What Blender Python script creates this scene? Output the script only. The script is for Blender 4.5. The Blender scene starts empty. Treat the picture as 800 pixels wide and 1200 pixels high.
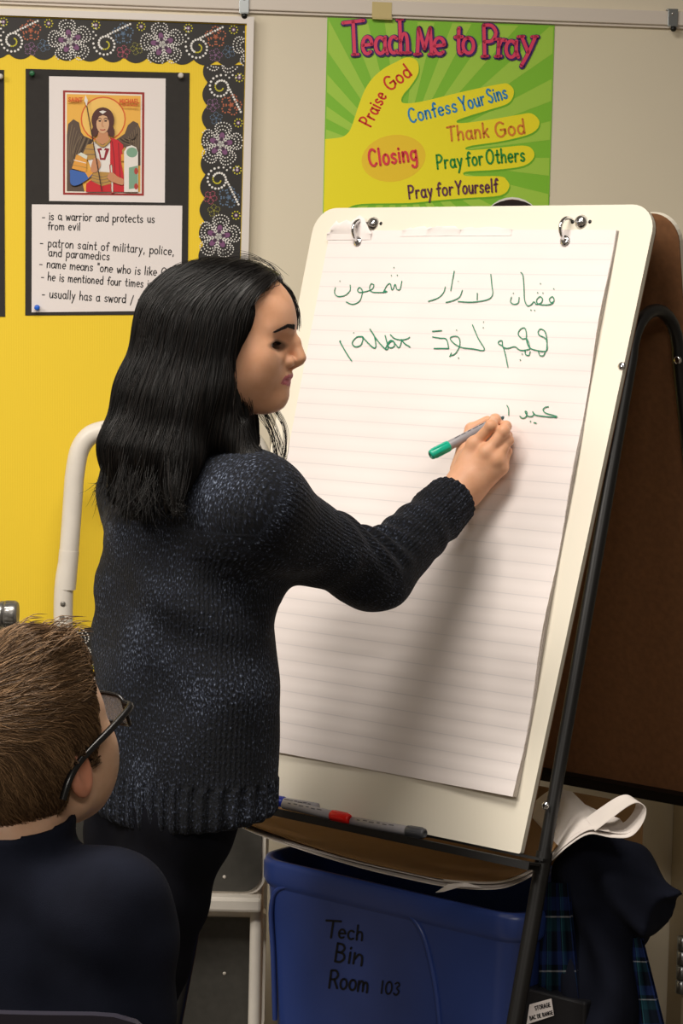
import bpy, bmesh, math, random
import numpy as np
from mathutils import Vector, Matrix

# ------------------------------------------------------------------ camera, world, lights, exposure
SC = bpy.context.scene
COL = SC.collection
F = 2600.0                                   # focal length in pixels of the 800x1200 frame
PITCH = math.atan(250 / F)
ROLL = math.radians(1.2)
CAM = np.array([0, 0, 1.60])
FW = np.array([0, math.cos(PITCH), -math.sin(PITCH)])
_u0 = np.array([0, math.sin(PITCH), math.cos(PITCH)])
_r0 = np.array([1.0, 0, 0])
RT = math.cos(ROLL) * _r0 + math.sin(ROLL) * _u0
UP = -math.sin(ROLL) * _r0 + math.cos(ROLL) * _u0
cam = bpy.data.cameras.new('camera')
cam.sensor_fit = 'VERTICAL'; cam.sensor_height = 36; cam.sensor_width = 24
cam.lens = 36 * F / 1200
cam.clip_start = 0.05
camo = bpy.data.objects.new('camera', cam); COL.objects.link(camo)
camo.matrix_world = Matrix(((RT[0], UP[0], -FW[0], CAM[0]), (RT[1], UP[1], -FW[1], CAM[1]),
                            (RT[2], UP[2], -FW[2], CAM[2]), (0, 0, 0, 1)))
SC.camera = camo
SC.view_settings.view_transform = 'Standard'
SC.view_settings.look = 'None'
SC.view_settings.gamma = 1
SC.view_settings.use_curve_mapping = False
SC.view_settings.exposure = 0.20

wd = bpy.data.worlds.new('world'); SC.world = wd; wd.use_nodes = True
wd.node_tree.nodes['Background'].inputs[0].default_value = (1.0, 0.86, 0.70, 1)
wd.node_tree.nodes['Background'].inputs[1].default_value = 0.12

def area(name, loc, target, sx, sy, power, color):
    l = bpy.data.lights.new(name, 'AREA'); l.shape = 'RECTANGLE'; l.size = sx; l.size_y = sy
    l.energy = power; l.color = color
    o = bpy.data.objects.new(name, l); COL.objects.link(o)
    o.location = loc
    d = Vector(target) - Vector(loc)
    o.rotation_euler = d.to_track_quat('-Z', 'Y').to_euler()
    return o
WARM = (1.0, 0.93, 0.84)
area('ceiling_light_near', (-0.45, 2.65, 2.85), (-0.45, 2.65, 0), 1.2, 0.6, 41, WARM)
area('ceiling_light_left', (-2.3, 1.9, 2.85), (-2.3, 1.9, 0), 1.2, 0.6, 80, WARM)
area('ceiling_light_behind_camera', (0.0, -0.6, 2.85), (0.0, -0.6, 0), 1.2, 0.6, 56, WARM)

# ------------------------------------------------------------------ helpers
def P3(*a): return np.array(a, float)
def nrm(v): v = np.asarray(v, float); return v / np.linalg.norm(v)
def ray(x, y): return FW + RT * (x - 400) / F + UP * (600 - y) / F
def at(x, y, t): return CAM + t * ray(x, y)
def hit(x, y, O, n):
    d = ray(x, y); return CAM + d * (((O - CAM) @ n) / (d @ n))

def lin(h):
    h = h.lstrip('#'); c = [int(h[i:i+2], 16) / 255 for i in (0, 2, 4)]
    return tuple((v / 12.92 if v <= .04045 else ((v + .055) / 1.055) ** 2.4) for v in c) + (1,)

class NT:
    """small node-tree writer"""
    def __init__(s, name):
        s.m = bpy.data.materials.new(name); s.m.use_nodes = True
        s.t = s.m.node_tree; s.b = s.t.nodes['Principled BSDF']
    def n(s, typ, **kw):
        nd = s.t.nodes.new(typ)
        for k, v in kw.items():
            if k.startswith('i_'):
                key = k[2:]; key = int(key) if key.isdigit() else key.replace('_', ' ')
                nd.inputs[key].default_value = v
            else: setattr(nd, k, v)
        return nd
    def l(s, a, b): s.t.links.new(a, b)
    def set(s, **kw):
        for k, v in kw.items(): s.b.inputs[k.replace('_', ' ')].default_value = v
    def bump(s, height, strength=.3, dist=.002):
        b = s.n('ShaderNodeBump', i_Strength=strength, i_Distance=dist)
        s.l(height, b.inputs['Height']); s.l(b.outputs[0], s.b.inputs['Normal'])
    def ramp(s, fac, stops):
        r = s.n('ShaderNodeValToRGB'); e = r.color_ramp.elements
        while len(e) < len(stops): e.new(.5)
        for k, (p, c) in enumerate(stops): e[k].position = p; e[k].color = c
        s.l(fac, r.inputs[0]); return r.outputs[0]

_mats = {}
def mat(name, color, rough=.6, spec=.4, metal=0, noise=0, nscale=40, bump=0, bscale=200, bdist=.001, **kw):
    if name in _mats: return _mats[name]
    t = NT(name); c = lin(color)
    t.set(Base_Color=c, Roughness=rough, Metallic=metal); t.b.inputs['Specular IOR Level'].default_value = spec
    for k, v in kw.items(): t.b.inputs[k.replace('_', ' ')].default_value = v
    if noise or bump:
        tc = t.n('ShaderNodeTexCoord')
    if noise:
        nz = t.n('ShaderNodeTexNoise', i_Scale=nscale, i_Detail=4)
        t.l(tc.outputs['Object'], nz.inputs['Vector'])
        lo = tuple(v * (1 - noise) for v in c[:3]) + (1,); hi = tuple(min(1, v * (1 + noise)) for v in c[:3]) + (1,)
        t.l(t.ramp(nz.outputs['Fac'], [(.3, lo), (.7, hi)]), t.b.inputs['Base Color'])
    if bump:
        nb = t.n('ShaderNodeTexNoise', i_Scale=bscale, i_Detail=3)
        t.l(tc.outputs['Object'], nb.inputs['Vector']); t.bump(nb.outputs['Fac'], bump, bdist)
    _mats[name] = t.m
    return t.m

def tag(o, label=None, cat=None, group=None, kind=None):
    if label: o['label'] = label
    if cat: o['category'] = cat
    if group: o['group'] = group
    if kind: o['kind'] = kind
    return o
def empty(name, loc, label=None, cat=None, group=None):
    o = bpy.data.objects.new(name, None); COL.objects.link(o); o.location = tuple(loc); o.empty_display_size = .05
    return tag(o, label, cat, group)

def wloc(o):
    v = Vector(o.location)
    while o.parent: o = o.parent; v += Vector(o.location)
    return np.array(v)

class MB:
    """collects world-space geometry, builds ONE mesh object"""
    def __init__(s): s.v = []; s.f = []; s.m = []; s.sm = []; s.n = 0
    def add(s, verts, faces, mi=0, smooth=False):
        verts = np.asarray(verts, float).reshape(-1, 3)
        s.v.append(verts)
        for f in faces: s.f.append([i + s.n for i in f]); s.m.append(mi); s.sm.append(smooth)
        s.n += len(verts); return s
    def box(s, c, size, ax=None, mi=0, bev=0):
        """box about c with half axes along ax rows"""
        ax = np.eye(3) if ax is None else np.asarray(ax, float)
        hx, hy, hz = np.asarray(size, float) / 2
        if bev <= 0:
            q = [(-1,-1,-1),(1,-1,-1),(1,1,-1),(-1,1,-1),(-1,-1,1),(1,-1,1),(1,1,1),(-1,1,1)]
            V = [c + ax[0]*a*hx + ax[1]*b*hy + ax[2]*d*hz for a, b, d in q]
            return s.add(V, [(0,3,2,1),(4,5,6,7),(0,1,5,4),(1,2,6,5),(2,3,7,6),(3,0,4,7)], mi)
        bm = bmesh.new(); bmesh.ops.create_cube(bm, size=1)
        for v in bm.verts: v.co = Vector((v.co.x*2*hx, v.co.y*2*hy, v.co.z*2*hz))
        bmesh.ops.bevel(bm, geom=bm.edges[:], offset=bev, segments=2, affect='EDGES', profile=.5)
        bm.verts.index_update()
        V = [c + ax[0]*v.co.x + ax[1]*v.co.y + ax[2]*v.co.z for v in bm.verts]
        s.add(V, [[v.index for v in f.verts] for f in bm.faces], mi); bm.free(); return s
    def tube(s, pts, r, n=10, mi=0, cap=True, smooth=True):
        pts = np.asarray(pts, float); k = len(pts)
        r = np.full(k, r) if np.isscalar(r) else np.asarray(r, float)
        t = np.gradient(pts, axis=0); t /= np.linalg.norm(t, axis=1)[:, None] + 1e-12
        a = np.cross(t[0], [0, 0, 1.0]); 
        if np.linalg.norm(a) < .1: a = np.cross(t[0], [1.0, 0, 0])
        a = nrm(a); rows = []
        for i in range(k):
            a = nrm(a - t[i] * (a @ t[i])); b = np.cross(t[i], a)
            th = np.arange(n) * 2 * np.pi / n
            rows.append(pts[i] + r[i] * (np.cos(th)[:, None] * a + np.sin(th)[:, None] * b))
        V = np.concatenate(rows); Fc = []
        for i in range(k - 1):
            for j in range(n):
                Fc.append((i*n+j, i*n+(j+1) % n, (i+1)*n+(j+1) % n, (i+1)*n+j))
        s.add(V, Fc, mi, smooth)
        if cap:
            s.add(rows[0][::-1], [list(range(n))], mi); s.add(rows[-1], [list(range(n))], mi)
        return s
    def lathe(s, base, axis, prof, n=20, mi=0, smooth=True):
        """prof: (distance along axis, radius)"""
        axis = nrm(axis); a = np.cross(axis, [0, 0, 1.0])
        if np.linalg.norm(a) < .1: a = np.cross(axis, [1.0, 0, 0])
        a = nrm(a); b = np.cross(axis, a); th = np.arange(n) * 2 * np.pi / n
        ring = np.cos(th)[:, None] * a + np.sin(th)[:, None] * b
        V = np.concatenate([base + axis * d + ring * max(r, 1e-5) for d, r in prof]); Fc = []
        for i in range(len(prof) - 1):
            for j in range(n): Fc.append((i*n+j, i*n+(j+1) % n, (i+1)*n+(j+1) % n, (i+1)*n+j))
        Fc.append(list(range(n))[::-1]); Fc.append([(len(prof)-1)*n + j for j in range(n)])
        return s.add(V, Fc, mi, smooth)
    def ball(s, c, r, n=12, mi=0, ax=None):
        r = np.full(3, r) if np.isscalar(r) else np.asarray(r, float); ax = np.eye(3) if ax is None else ax
        V = []; m = n // 2 + 1
        for i in range(m + 1):
            ph = math.pi * i / m
            for j in range(n):
                th = 2 * math.pi * j / n
                q = P3(math.sin(ph) * math.cos(th), math.sin(ph) * math.sin(th), math.cos(ph)) * r
                V.append(c + q @ ax)
        Fc = [(i*n+j, (i+1)*n+j, (i+1)*n+(j+1) % n, i*n+(j+1) % n) for i in range(m) for j in range(n)]
        return s.add(V, Fc, mi, True)
    def poly(s, pts, mi=0):
        return s.add(pts, [list(range(len(pts)))], mi)
    def slab(s, pts, d, mi=0, mi_side=None):
        """polygon pts (3D) extruded by vector d"""
        pts = np.asarray(pts, float); k = len(pts); mi_side = mi if mi_side is None else mi_side
        s.add(np.concatenate([pts, pts + d]), [list(range(k))[::-1]], mi_side)
        b = s.n - 2 * k
        s.f.append([b + k + i for i in range(k)]); s.m.append(mi); s.sm.append(False)
        for i in range(k):
            j = (i + 1) % k
            s.f.append([b + i, b + j, b + k + j, b + k + i]); s.m.append(mi_side); s.sm.append(False)
        return s
    def grid(s, G, mi=0, smooth=True):
        """G: (a,b,3) grid of points"""
        a, b = G.shape[:2]
        Fc = [(i*b+j, i*b+j+1, (i+1)*b+j+1, (i+1)*b+j) for i in range(a-1) for j in range(b-1)]
        return s.add(G.reshape(-1, 3), Fc, mi, smooth)
    def build(s, name, mats, parent=None, org=None):
        V = np.concatenate(s.v) if s.v else np.zeros((0, 3))
        if org is None:
            if parent is not None: org = wloc(parent)
            else: org = P3((V[:, 0].min()+V[:, 0].max())/2, (V[:, 1].min()+V[:, 1].max())/2, V[:, 2].min())
        me = bpy.data.meshes.new(name); me.from_pydata((V - org).tolist(), [], s.f)
        if not isinstance(mats, (list, tuple)): mats = [mats]
        for m in mats: me.materials.append(m)
        me.polygons.foreach_set('material_index', s.m); me.polygons.foreach_set('use_smooth', s.sm)
        me.update()
        if any(len(f) > 4 for f in s.f):
            bm = bmesh.new(); bm.from_mesh(me)
            bmesh.ops.triangulate(bm, faces=[f for f in bm.faces if len(f.verts) > 4]); bm.to_mesh(me); bm.free()
        o = bpy.data.objects.new(name, me); COL.objects.link(o)
        if parent is not None:
            o.parent = parent; o.location = tuple(org - wloc(parent))
        else: o.location = tuple(org)
        return o

def cat_rom(pts, per=6, closed=False):
    p = np.asarray(pts, float); k = len(p)
    if k < 3: return p
    out = []
    rng = range(k) if closed else range(k - 1)
    for i in rng:
        if closed: a, b, c, d = p[(i-1) % k], p[i], p[(i+1) % k], p[(i+2) % k]
        else: a, b, c, d = p[max(i-1, 0)], p[i], p[i+1], p[min(i+2, k-1)]
        for t in np.arange(per) / per:
            out.append(.5 * (2*b + (c-a)*t + (2*a-5*b+4*c-d)*t*t + (3*b-a-3*c+d)*t**3))
    if not closed: out.append(p[-1])
    return np.array(out)

# ------------------------------------------------------------------ a hand-drawn stroke alphabet (x-height 1)
def _circ(cx, cy, rx, ry, a0=0, a1=360, n=9):
    return [(cx + rx*math.cos(math.radians(a)), cy + ry*math.sin(math.radians(a))) for a in np.linspace(a0, a1, n)]
GL = {
 ' ': (.55, []),
 'a': (.85, [_circ(.38, .5, .34, .5, 40, 340), [(.74, 1.0), (.72, .4), (.86, 0)]]),
 'b': (.8, [[(.06, 1.7), (.06, 0)], _circ(.4, .5, .34, .5, 150, -150)]),
 'c': (.75, [_circ(.42, .5, .38, .5, 50, 310)]),
 'd': (.85, [_circ(.38, .5, .34, .5, 40, 330), [(.74, 1.7), (.74, 0)]]),
 'e': (.8, [[(.07, .5), (.72, .55)], _circ(.4, .5, .35, .5, 8, 310)]),
 'f': (.6, [[(.66, 1.5), (.5, 1.7), (.3, 1.45), (.28, .9), (.28, 0)], [(.02, .92), (.58, 1.0)]]),
 'g': (.85, [_circ(.38, .52, .34, .46, 40, 330), [(.74, 1.0), (.74, -.2), (.55, -.65), (.2, -.62), (.08, -.45)]]),
 'h': (.8, [[(.06, 1.7), (.06, 0)], [(.06, .55), (.3, .95), (.58, .9), (.68, .5), (.68, 0)]]),
 'i': (.28, [[(.12, 1.0), (.12, 0)], [(.12, 1.36), (.14, 1.44)]]),
 'k': (.75, [[(.06, 1.7), (.06, 0)], [(.62, 1.0), (.1, .45)], [(.25, .58), (.68, 0)]]),
 'l': (.28, [[(.12, 1.7), (.12, 0)]]),
 'm': (1.2, [[(.06, 1.0), (.06, 0)], [(.06, .6), (.28, .97), (.5, .85), (.56, .5), (.56, 0)], [(.56, .6), (.78, .97), (1.0, .85), (1.08, .5), (1.08, 0)]]),
 'n': (.8, [[(.06, 1.0), (.06, 0)], [(.06, .55), (.3, .97), (.58, .9), (.68, .5), (.68, 0)]]),
 'o': (.82, [_circ(.4, .5, .36, .5, 90, 460, 12)]),
 'p': (.8, [[(.06, 1.0), (.06, -.7)], _circ(.4, .5, .34, .5, 150, -150)]),
 'r': (.6, [[(.06, 1.0), (.06, 0)], [(.06, .55), (.25, .95), (.55, .95)]]),
 's': (.7, [[(.6, .85), (.35, 1.0), (.1, .8), (.2, .57), (.5, .42), (.6, .2), (.35, 0), (.05, .15)]]),
 't': (.6, [[(.3, 1.55), (.28, .3), (.4, 0), (.58, .08)], [(.02, 1.0), (.56, 1.02)]]),
 'u': (.82, [[(.06, 1.0), (.08, .35), (.3, 0), (.6, .2), (.7, .55)], [(.7, 1.0), (.72, 0)]]),
 'v': (.75, [[(.04, 1.0), (.36, 0)], [(.36, 0), (.7, 1.0)]]),
 'w': (1.05, [[(.04, 1.0), (.28, 0)], [(.28, 0), (.52, .85)], [(.52, .85), (.76, 0)], [(.76, 0), (1.0, 1.0)]]),
 'y': (.78, [[(.04, 1.0), (.38, .1)], [(.7, 1.0), (.4, .05), (.1, -.7)]]),
 ',': (.35, [[(.16, .1), (.1, -.3)]]), '.': (.3, [[(.1, 0), (.13, .05)]]),
 '-': (.7, [[(.05, .5), (.6, .52)]]), '"': (.45, [[(.1, 1.7), (.08, 1.3)], [(.3, 1.7), (.28, 1.3)]]),
 '/': (.7, [[(.05, -.3), (.62, 1.6)]]),
 'T': (1.0, [[(0, 1.62), (1.0, 1.7)], [(.5, 1.66), (.47, 0)]]),
 'P': (.95, [[(.1, 1.7), (.1, 0)], [(.1, 1.68), (.6, 1.68), (.88, 1.3), (.6, .85), (.1, .8)]]),
 'M': (1.25, [[(.06, 0), (.16, 1.7)], [(.16, 1.7), (.6, .35)], [(.6, .35), (1.04, 1.7)], [(1.04, 1.7), (1.16, 0)]]),
 'G': (1.2, [_circ(.62, .85, .56, .85, 45, 345), [(.62, .8), (1.16, .8)], [(1.14, .8), (1.14, .3)]]),
 'C': (1.05, [_circ(.58, .85, .52, .85, 45, 315)]),
 'O': (1.2, [_circ(.58, .85, .54, .85, 90, 460, 13)]),
 'Y': (1.0, [[(.02, 1.7), (.5, .8)], [(.98, 1.7), (.5, .8)], [(.5, .8), (.48, 0)]]),
 'S': (.9, [[(.8, 1.42), (.48, 1.7), (.12, 1.4), (.3, 1.0), (.66, .75), (.8, .36), (.45, 0), (.04, .26)]]),
 'R': (1.0, [[(.1, 1.7), (.1, 0)], [(.1, 1.68), (.6, 1.68), (.85, 1.3), (.6, .88), (.1, .82)], [(.45, .85), (.92, 0)]]),
 'B': (.95, [[(.1, 1.7), (.1, 0)], [(.1, 1.68), (.55, 1.65), (.75, 1.3), (.5, .92), (.12, .9)], [(.3, .9), (.72, .8), (.85, .4), (.55, .02), (.1, 0)]]),
 'A': (1.1, [[(.04, 0), (.52, 1.7)], [(.52, 1.7), (1.02, 0)], [(.22, .6), (.86, .6)]]),
 'I': (.4, [[(.18, 1.7), (.18, 0)]]), 'N': (1.1, [[(.1, 0), (.1, 1.7)], [(.1, 1.7), (.96, 0)], [(.96, 0), (.96, 1.7)]]),
 'H': (1.05, [[(.1, 1.7), (.1, 0)], [(.92, 1.7), (.92, 0)], [(.1, .88), (.92, .88)]]),
 'D': (1.05, [[(.1, 1.7), (.1, 0)], [(.1, 1.68), (.55, 1.62), (.92, 1.2), (.94, .5), (.55, .06), (.1, .02)]]),
 'K': (.95, [[(.1, 1.7), (.1, 0)], [(.85, 1.7), (.12, .75)], [(.35, .95), (.9, 0)]]),
 'E': (.9, [[(.1, 1.7), (.1, 0)], [(.1, 1.68), (.8, 1.68)], [(.1, .9), (.7, .9)], [(.1, .02), (.82, .02)]]),
 'L': (.85, [[(.1, 1.7), (.1, 0)], [(.1, .02), (.78, .02)]]),
 '1': (.4, [[(.18, 1.6), (.2, 0)]]), '0': (.95, [_circ(.44, .8, .4, .8, 90, 460, 12)]),
 '3': (.8, [[(.1, 1.45), (.4, 1.65), (.68, 1.35), (.35, .9), (.7, .5), (.4, 0), (.04, .18)]]),
}
def text_strokes(s, gap=.22):
    out = []; x = 0
    for ch in s:
        w, st = GL[ch]
        for k in st: out.append([(px + x, py) for px, py in k])
        x += w + gap
    return out, x - gap
def lay_text(s, x0, y0, x1, y1, xh, jit=0, rnd=None, gap=.22, slant=0):
    """strokes in picture-plane units of the sheet: baseline (x0,y0)->(x1,y1), y down"""
    st, w = text_strokes(s, gap)
    d = P3(x1 - x0, y1 - y0); L = np.linalg.norm(d); d = d / L; u = P3(d[1], -d[0]); sx = L / w
    out = []
    for k in st:
        k = np.array(k)
        if len(k) > 2: k = cat_rom(k, 3)
        if jit: k = k + rnd.normal(0, jit, 2)
        out.append(P3(x0, y0) + np.outer(k[:, 0] * sx + slant * k[:, 1] * xh, d) + np.outer(k[:, 1] * xh, u))
    return out
def ribbon2(mb, pts, w, fn, mi=0, round_=True):
    """flat pen line of width w through 2D pts; fn maps 2D -> 3D on its sheet"""
    p = np.asarray(pts, float)
    if len(p) < 2: return
    t = np.gradient(p, axis=0); t /= np.linalg.norm(t, axis=1)[:, None] + 1e-9
    n = np.stack([-t[:, 1], t[:, 0]], 1); k = len(p)
    a = p + n * w / 2; b = p - n * w / 2
    V = [fn(*q) for q in a] + [fn(*q) for q in b]
    mb.add(V, [(i, k + i, k + i + 1, i + 1) for i in range(k - 1)], mi)
    if round_:
        for c in (p[0], p[-1]): disc2(mb, c, w / 2, fn, mi, 8)
def disc2(mb, c, r, fn, mi=0, n=8, ry=None):
    ry = r if ry is None else ry
    mb.poly([fn(c[0] + r*math.cos(2*math.pi*i/n), c[1] + ry*math.sin(2*math.pi*i/n)) for i in range(n)][::-1], mi)

# ------------------------------------------------------------------ signed-distance modelling (numpy) + surface nets
def smin(a, b, k):
    h = np.maximum(k - np.abs(a - b), 0) / k
    return np.minimum(a, b) - h * h * k * .25
def smax(a, b, k): return -smin(-a, -b, k)
def rc(p, a, b, ra, rb):
    a = np.asarray(a, float); ba = np.asarray(b, float) - a
    t = np.clip((p - a) @ ba / (ba @ ba + 1e-12), 0, 1)
    return np.linalg.norm(p - a - t[:, None] * ba, axis=1) - (ra + (rb - ra) * t)
def sph(p, c, r): return np.linalg.norm(p - np.asarray(c, float), axis=1) - r
def ell(p, c, r, M=None):
    q = p - np.asarray(c, float)
    if M is not None: q = q @ np.asarray(M).T
    r = np.asarray(r, float); k0 = np.linalg.norm(q / r, axis=1); k1 = np.linalg.norm(q / (r * r), axis=1) + 1e-9
    return k0 * (k0 - 1) / k1
def sbox(p, c, h, M=None, r=0):
    q = p - np.asarray(c, float)
    if M is not None: q = q @ np.asarray(M).T
    q = np.abs(q) - (np.asarray(h, float) - r)
    return np.linalg.norm(np.maximum(q, 0), axis=1) + np.minimum(q.max(1), 0) - r
def chain(p, pts, rad, k=.0):
    d = None
    for i in range(len(pts) - 1):
        e = rc(p, pts[i], pts[i+1], rad[i], rad[i+1]); d = e if d is None else (smin(d, e, k) if k else np.minimum(d, e))
    return d

def surfnet(fn, lo, hi, h):
    lo = np.asarray(lo, float); hi = np.asarray(hi, float); C = 4
    nn = (np.ceil((hi - lo) / (h * C)).astype(int)) * C + 1
    cn = (nn - 1) // C + 1
    g = np.stack(np.meshgrid(*[lo[i] + np.arange(cn[i]) * h * C for i in range(3)], indexing='ij'), -1)
    dc = fn(g.reshape(-1, 3)).reshape(cn)
    near = np.abs(dc) < h * C * 2.2
    big = np.repeat(np.repeat(np.repeat(dc, C, 0), C, 1), C, 2)
    act = np.repeat(np.repeat(np.repeat(near, C, 0), C, 1), C, 2)
    off = C // 2                                    # fine sample i belongs to coarse sample round(i/C)
    D = big[off:off+nn[0], off:off+nn[1], off:off+nn[2]].copy(); A = act[off:off+nn[0], off:off+nn[1], off:off+nn[2]]
    idx = np.argwhere(A)
    out = np.empty(len(idx))
    for s in range(0, len(idx), 400000):
        out[s:s+400000] = fn(lo + idx[s:s+400000] * h)
    D[tuple(idx.T)] = out
    ins = D < 0
    cnt = np.zeros(nn - 1, np.int8); acc = np.zeros(tuple(nn - 1) + (3,), np.float32)
    def sl(o): return tuple(slice(o[i], o[i] + nn[i] - 1) for i in range(3))
    for ax in range(3):
        for a in (0, 1):
            for b in (0, 1):
                o = [0, 0, 0]; o[(ax+1) % 3] = a; o[(ax+2) % 3] = b
                e = list(o); e[ax] = 1
                d0 = D[sl(o)]; d1 = D[sl(e)]; x = (d0 < 0) != (d1 < 0)
                w = np.argwhere(x)
                if not len(w): continue
                t = d0[x] / (d0[x] - d1[x])
                q = np.tile(np.array(o, float), (len(w), 1)); q[:, ax] = t
                cnt[x] += 1; acc[x] += q
    cells = np.argwhere(cnt > 0)
    vid = np.full(tuple(nn - 1), -1, np.int64); vid[tuple(cells.T)] = np.arange(len(cells))
    V = lo + (cells + acc[tuple(cells.T)] / cnt[tuple(cells.T)][:, None]) * h
    quads = []
    for ax in range(3):
        u, v = (ax+1) % 3, (ax+2) % 3
        o = [slice(None)] * 3; o[ax] = slice(0, nn[ax] - 1); o2 = list(o); o2[ax] = slice(1, nn[ax])
        i0 = ins[tuple(o)]; i1 = ins[tuple(o2)]
        e = np.argwhere(i0 != i1)
        e = e[(e[:, u] > 0) & (e[:, v] > 0) & (e[:, u] < nn[u] - 1) & (e[:, v] < nn[v] - 1)]
        fl = i0[tuple(e.T)]
        def cell(du, dv):
            c = e.copy(); c[:, u] -= du; c[:, v] -= dv; return vid[tuple(c.T)]
        q = np.stack([cell(1, 1), cell(0, 1), cell(0, 0), cell(1, 0)], 1)
        q[~fl] = q[~fl][:, ::-1]; quads.append(q)
    Q = np.concatenate(quads); Q = Q[(Q >= 0).all(1)]
    return V, Q
def grad(fn, p, e=.0015):
    d = fn(p); g = np.stack([fn(p + np.eye(3)[i] * e) - d for i in range(3)], 1)
    return g / (np.linalg.norm(g, axis=1)[:, None] + 1e-9), d

def np_mesh(name, V, Q, mats, parent=None, attrs=None, smooth=True, midx=None, org=None):
    if org is None:
        org = wloc(parent) if parent is not None else P3((V[:,0].min()+V[:,0].max())/2, (V[:,1].min()+V[:,1].max())/2, V[:,2].min())
    me = bpy.data.meshes.new(name); n = len(V); k = Q.shape[1]
    me.vertices.add(n); me.vertices.foreach_set('co', (V - org).astype(np.float32).ravel())
    me.loops.add(Q.size); me.loops.foreach_set('vertex_index', Q.astype(np.int32).ravel())
    me.polygons.add(len(Q)); me.polygons.foreach_set('loop_start', np.arange(0, Q.size, k, dtype=np.int32))
    me.polygons.foreach_set('use_smooth', np.full(len(Q), smooth))
    for m in (mats if isinstance(mats, (list, tuple)) else [mats]): me.materials.append(m)
    if midx is not None: me.polygons.foreach_set('material_index', np.asarray(midx, np.int32))
    for an, av in (attrs or {}).items():
        if av.ndim == 1:
            a = me.attributes.new(an, 'FLOAT', 'POINT'); a.data.foreach_set('value', av.astype(np.float32))
        else:
            a = me.attributes.new(an, 'FLOAT_VECTOR', 'POINT'); a.data.foreach_set('vector', av.astype(np.float32).ravel())
    me.update(calc_edges=True); me.validate()
    o = bpy.data.objects.new(name, me); COL.objects.link(o)
    if parent is not None: o.parent = parent; o.location = tuple(org - wloc(parent))
    else: o.location = tuple(org)
    return o
def strands_geo(paths, rad, sides=3):
    """paths (S,K,3), rad (S,K): thin tubes -> verts, quads"""
    S, K = paths.shape[:2]
    t = np.gradient(paths, axis=1); t /= np.linalg.norm(t, axis=2)[..., None] + 1e-12
    ref = np.zeros_like(t); ref[..., 0] = .37; ref[..., 1] = .61; ref[..., 2] = .2
    a = np.cross(t, ref); a /= np.linalg.norm(a, axis=2)[..., None] + 1e-12; b = np.cross(t, a)
    th = np.arange(sides) * 2 * np.pi / sides
    V = paths[:, :, None, :] + rad[:, :, None, None] * (np.cos(th)[:, None] * a[:, :, None, :] + np.sin(th)[:, None] * b[:, :, None, :])
    base = (np.arange(S) * K * sides)[:, None, None]; i = (np.arange(K - 1) * sides)[None, :, None]; j = np.arange(sides)[None, None, :]; j2 = (j + 1) % sides
    Q = np.stack([base + i + j, base + i + j2, base + i + sides + j2, base + i + sides + j], -1).reshape(-1, 4)
    return V.reshape(-1, 3), Q
# ------------------------------------------------------------------ the room
YAW = math.radians(7.0)
WT = P3(math.cos(YAW), math.sin(YAW), 0); WN = P3(math.sin(YAW), -math.cos(YAW), 0); WO = P3(-.5, 4.36, 0)
UZ = P3(0, 0, 1)
def wp(x, y, h=0.0): return hit(x, y, WO + WN * h, WN)          # photo direction -> point on the wall, h in front of it

m_wall = mat('wall_paint', '#e2d8c2', rough=.75, noise=.02, nscale=3, bump=.08, bscale=260, bdist=.001)
m_floor = mat('floor_vinyl', '#6f675a', rough=.45, noise=.15, nscale=18)
m_rail = mat('rail_paint', '#ddd3c8', rough=.5)
m_steel = mat('zinc_steel', '#a9aeb0', rough=.3, metal=.9)
m_chrome = mat('chrome', '#d8d8da', rough=.12, metal=1)
m_black = mat('black_paint', '#0c0b0b', rough=.35)

w = MB(); w.box(WO + UZ * 1.4 - WN * .06 + WT * .5, (6.4, .12, 2.8), (WT, -WN, UZ))
tag(w.build('wall_back', m_wall), kind='structure')
fl = MB(); fl.box(P3(0, 1.6, -.05), (6.5, 7.4, .1)); tag(fl.build('floor', m_floor), kind='structure')
# map rail along the top of the wall
r = MB()
a, b = wp(-900, -36, .0), wp(1500, 40, .0)
zl, zr = wp(-100, -6 + 3, 0)[2], wp(900, 31, 0)[2]
zb = (wp(260, 13.5)[2] + wp(720, 26)[2]) / 2; zt = (wp(480, 3.3)[2] + wp(720, 11)[2]) / 2
cx = (a + b) / 2
r.box(P3(cx[0], cx[1], (zb + zt) / 2) + WN * .007, (4.2, .014, zt - zb), (WT, -WN, UZ), bev=.002)
r.box(P3(cx[0], cx[1], zb - .002) + WN * .004, (4.2, .008, .006), (WT, -WN, UZ))
tag(r.build('trim_1', m_rail), kind='structure')
# baseboard
bb = MB(); q = P3(cx[0], cx[1], .05) + WN * .006; bb.box(q, (6.0, .012, .1), (WT, -WN, UZ), bev=.002)
tag(bb.build('baseboard_back', mat('baseboard_rubber', '#3a332c', rough=.6)), kind='structure')

def hook(px, py0, py1, wpx, label):
    top = wp(px, py0, .017); bot = wp(px, py1, .017); L = top[2] - bot[2]; c = (top + bot) / 2
    root = empty('map_hook', wp(px, py1, .0), label, 'hook', 'clips on the map rail')
    hw = wpx * 4.4 / F
    s_ = MB(); s_.box(c, (hw, .003, L), (WT, -WN, UZ), bev=.001)
    s_.box(top + WN * -.006, (hw * 1.1, .014, .004), (WT, -WN, UZ), bev=.001)
    s_.box(bot + WN * .004, (hw * .8, .012, .003), (WT, -WN, UZ), bev=.001)
    s_.build('clip', m_steel, root)
    k = MB(); k.ball(bot + WN * .006 - UZ * .005, .0062, 14); k.build('knob', m_black, root)
    h = MB(); h.lathe(top - UZ * .008 + WN * .0012, WN, [(0, .003), (.0012, .003), (.0016, .001)], 12); h.build('rivet', m_chrome, root)
hook(286, -6, 16, 11.5, 'small metal rail clip above the corner of the yellow bulletin board')
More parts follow.
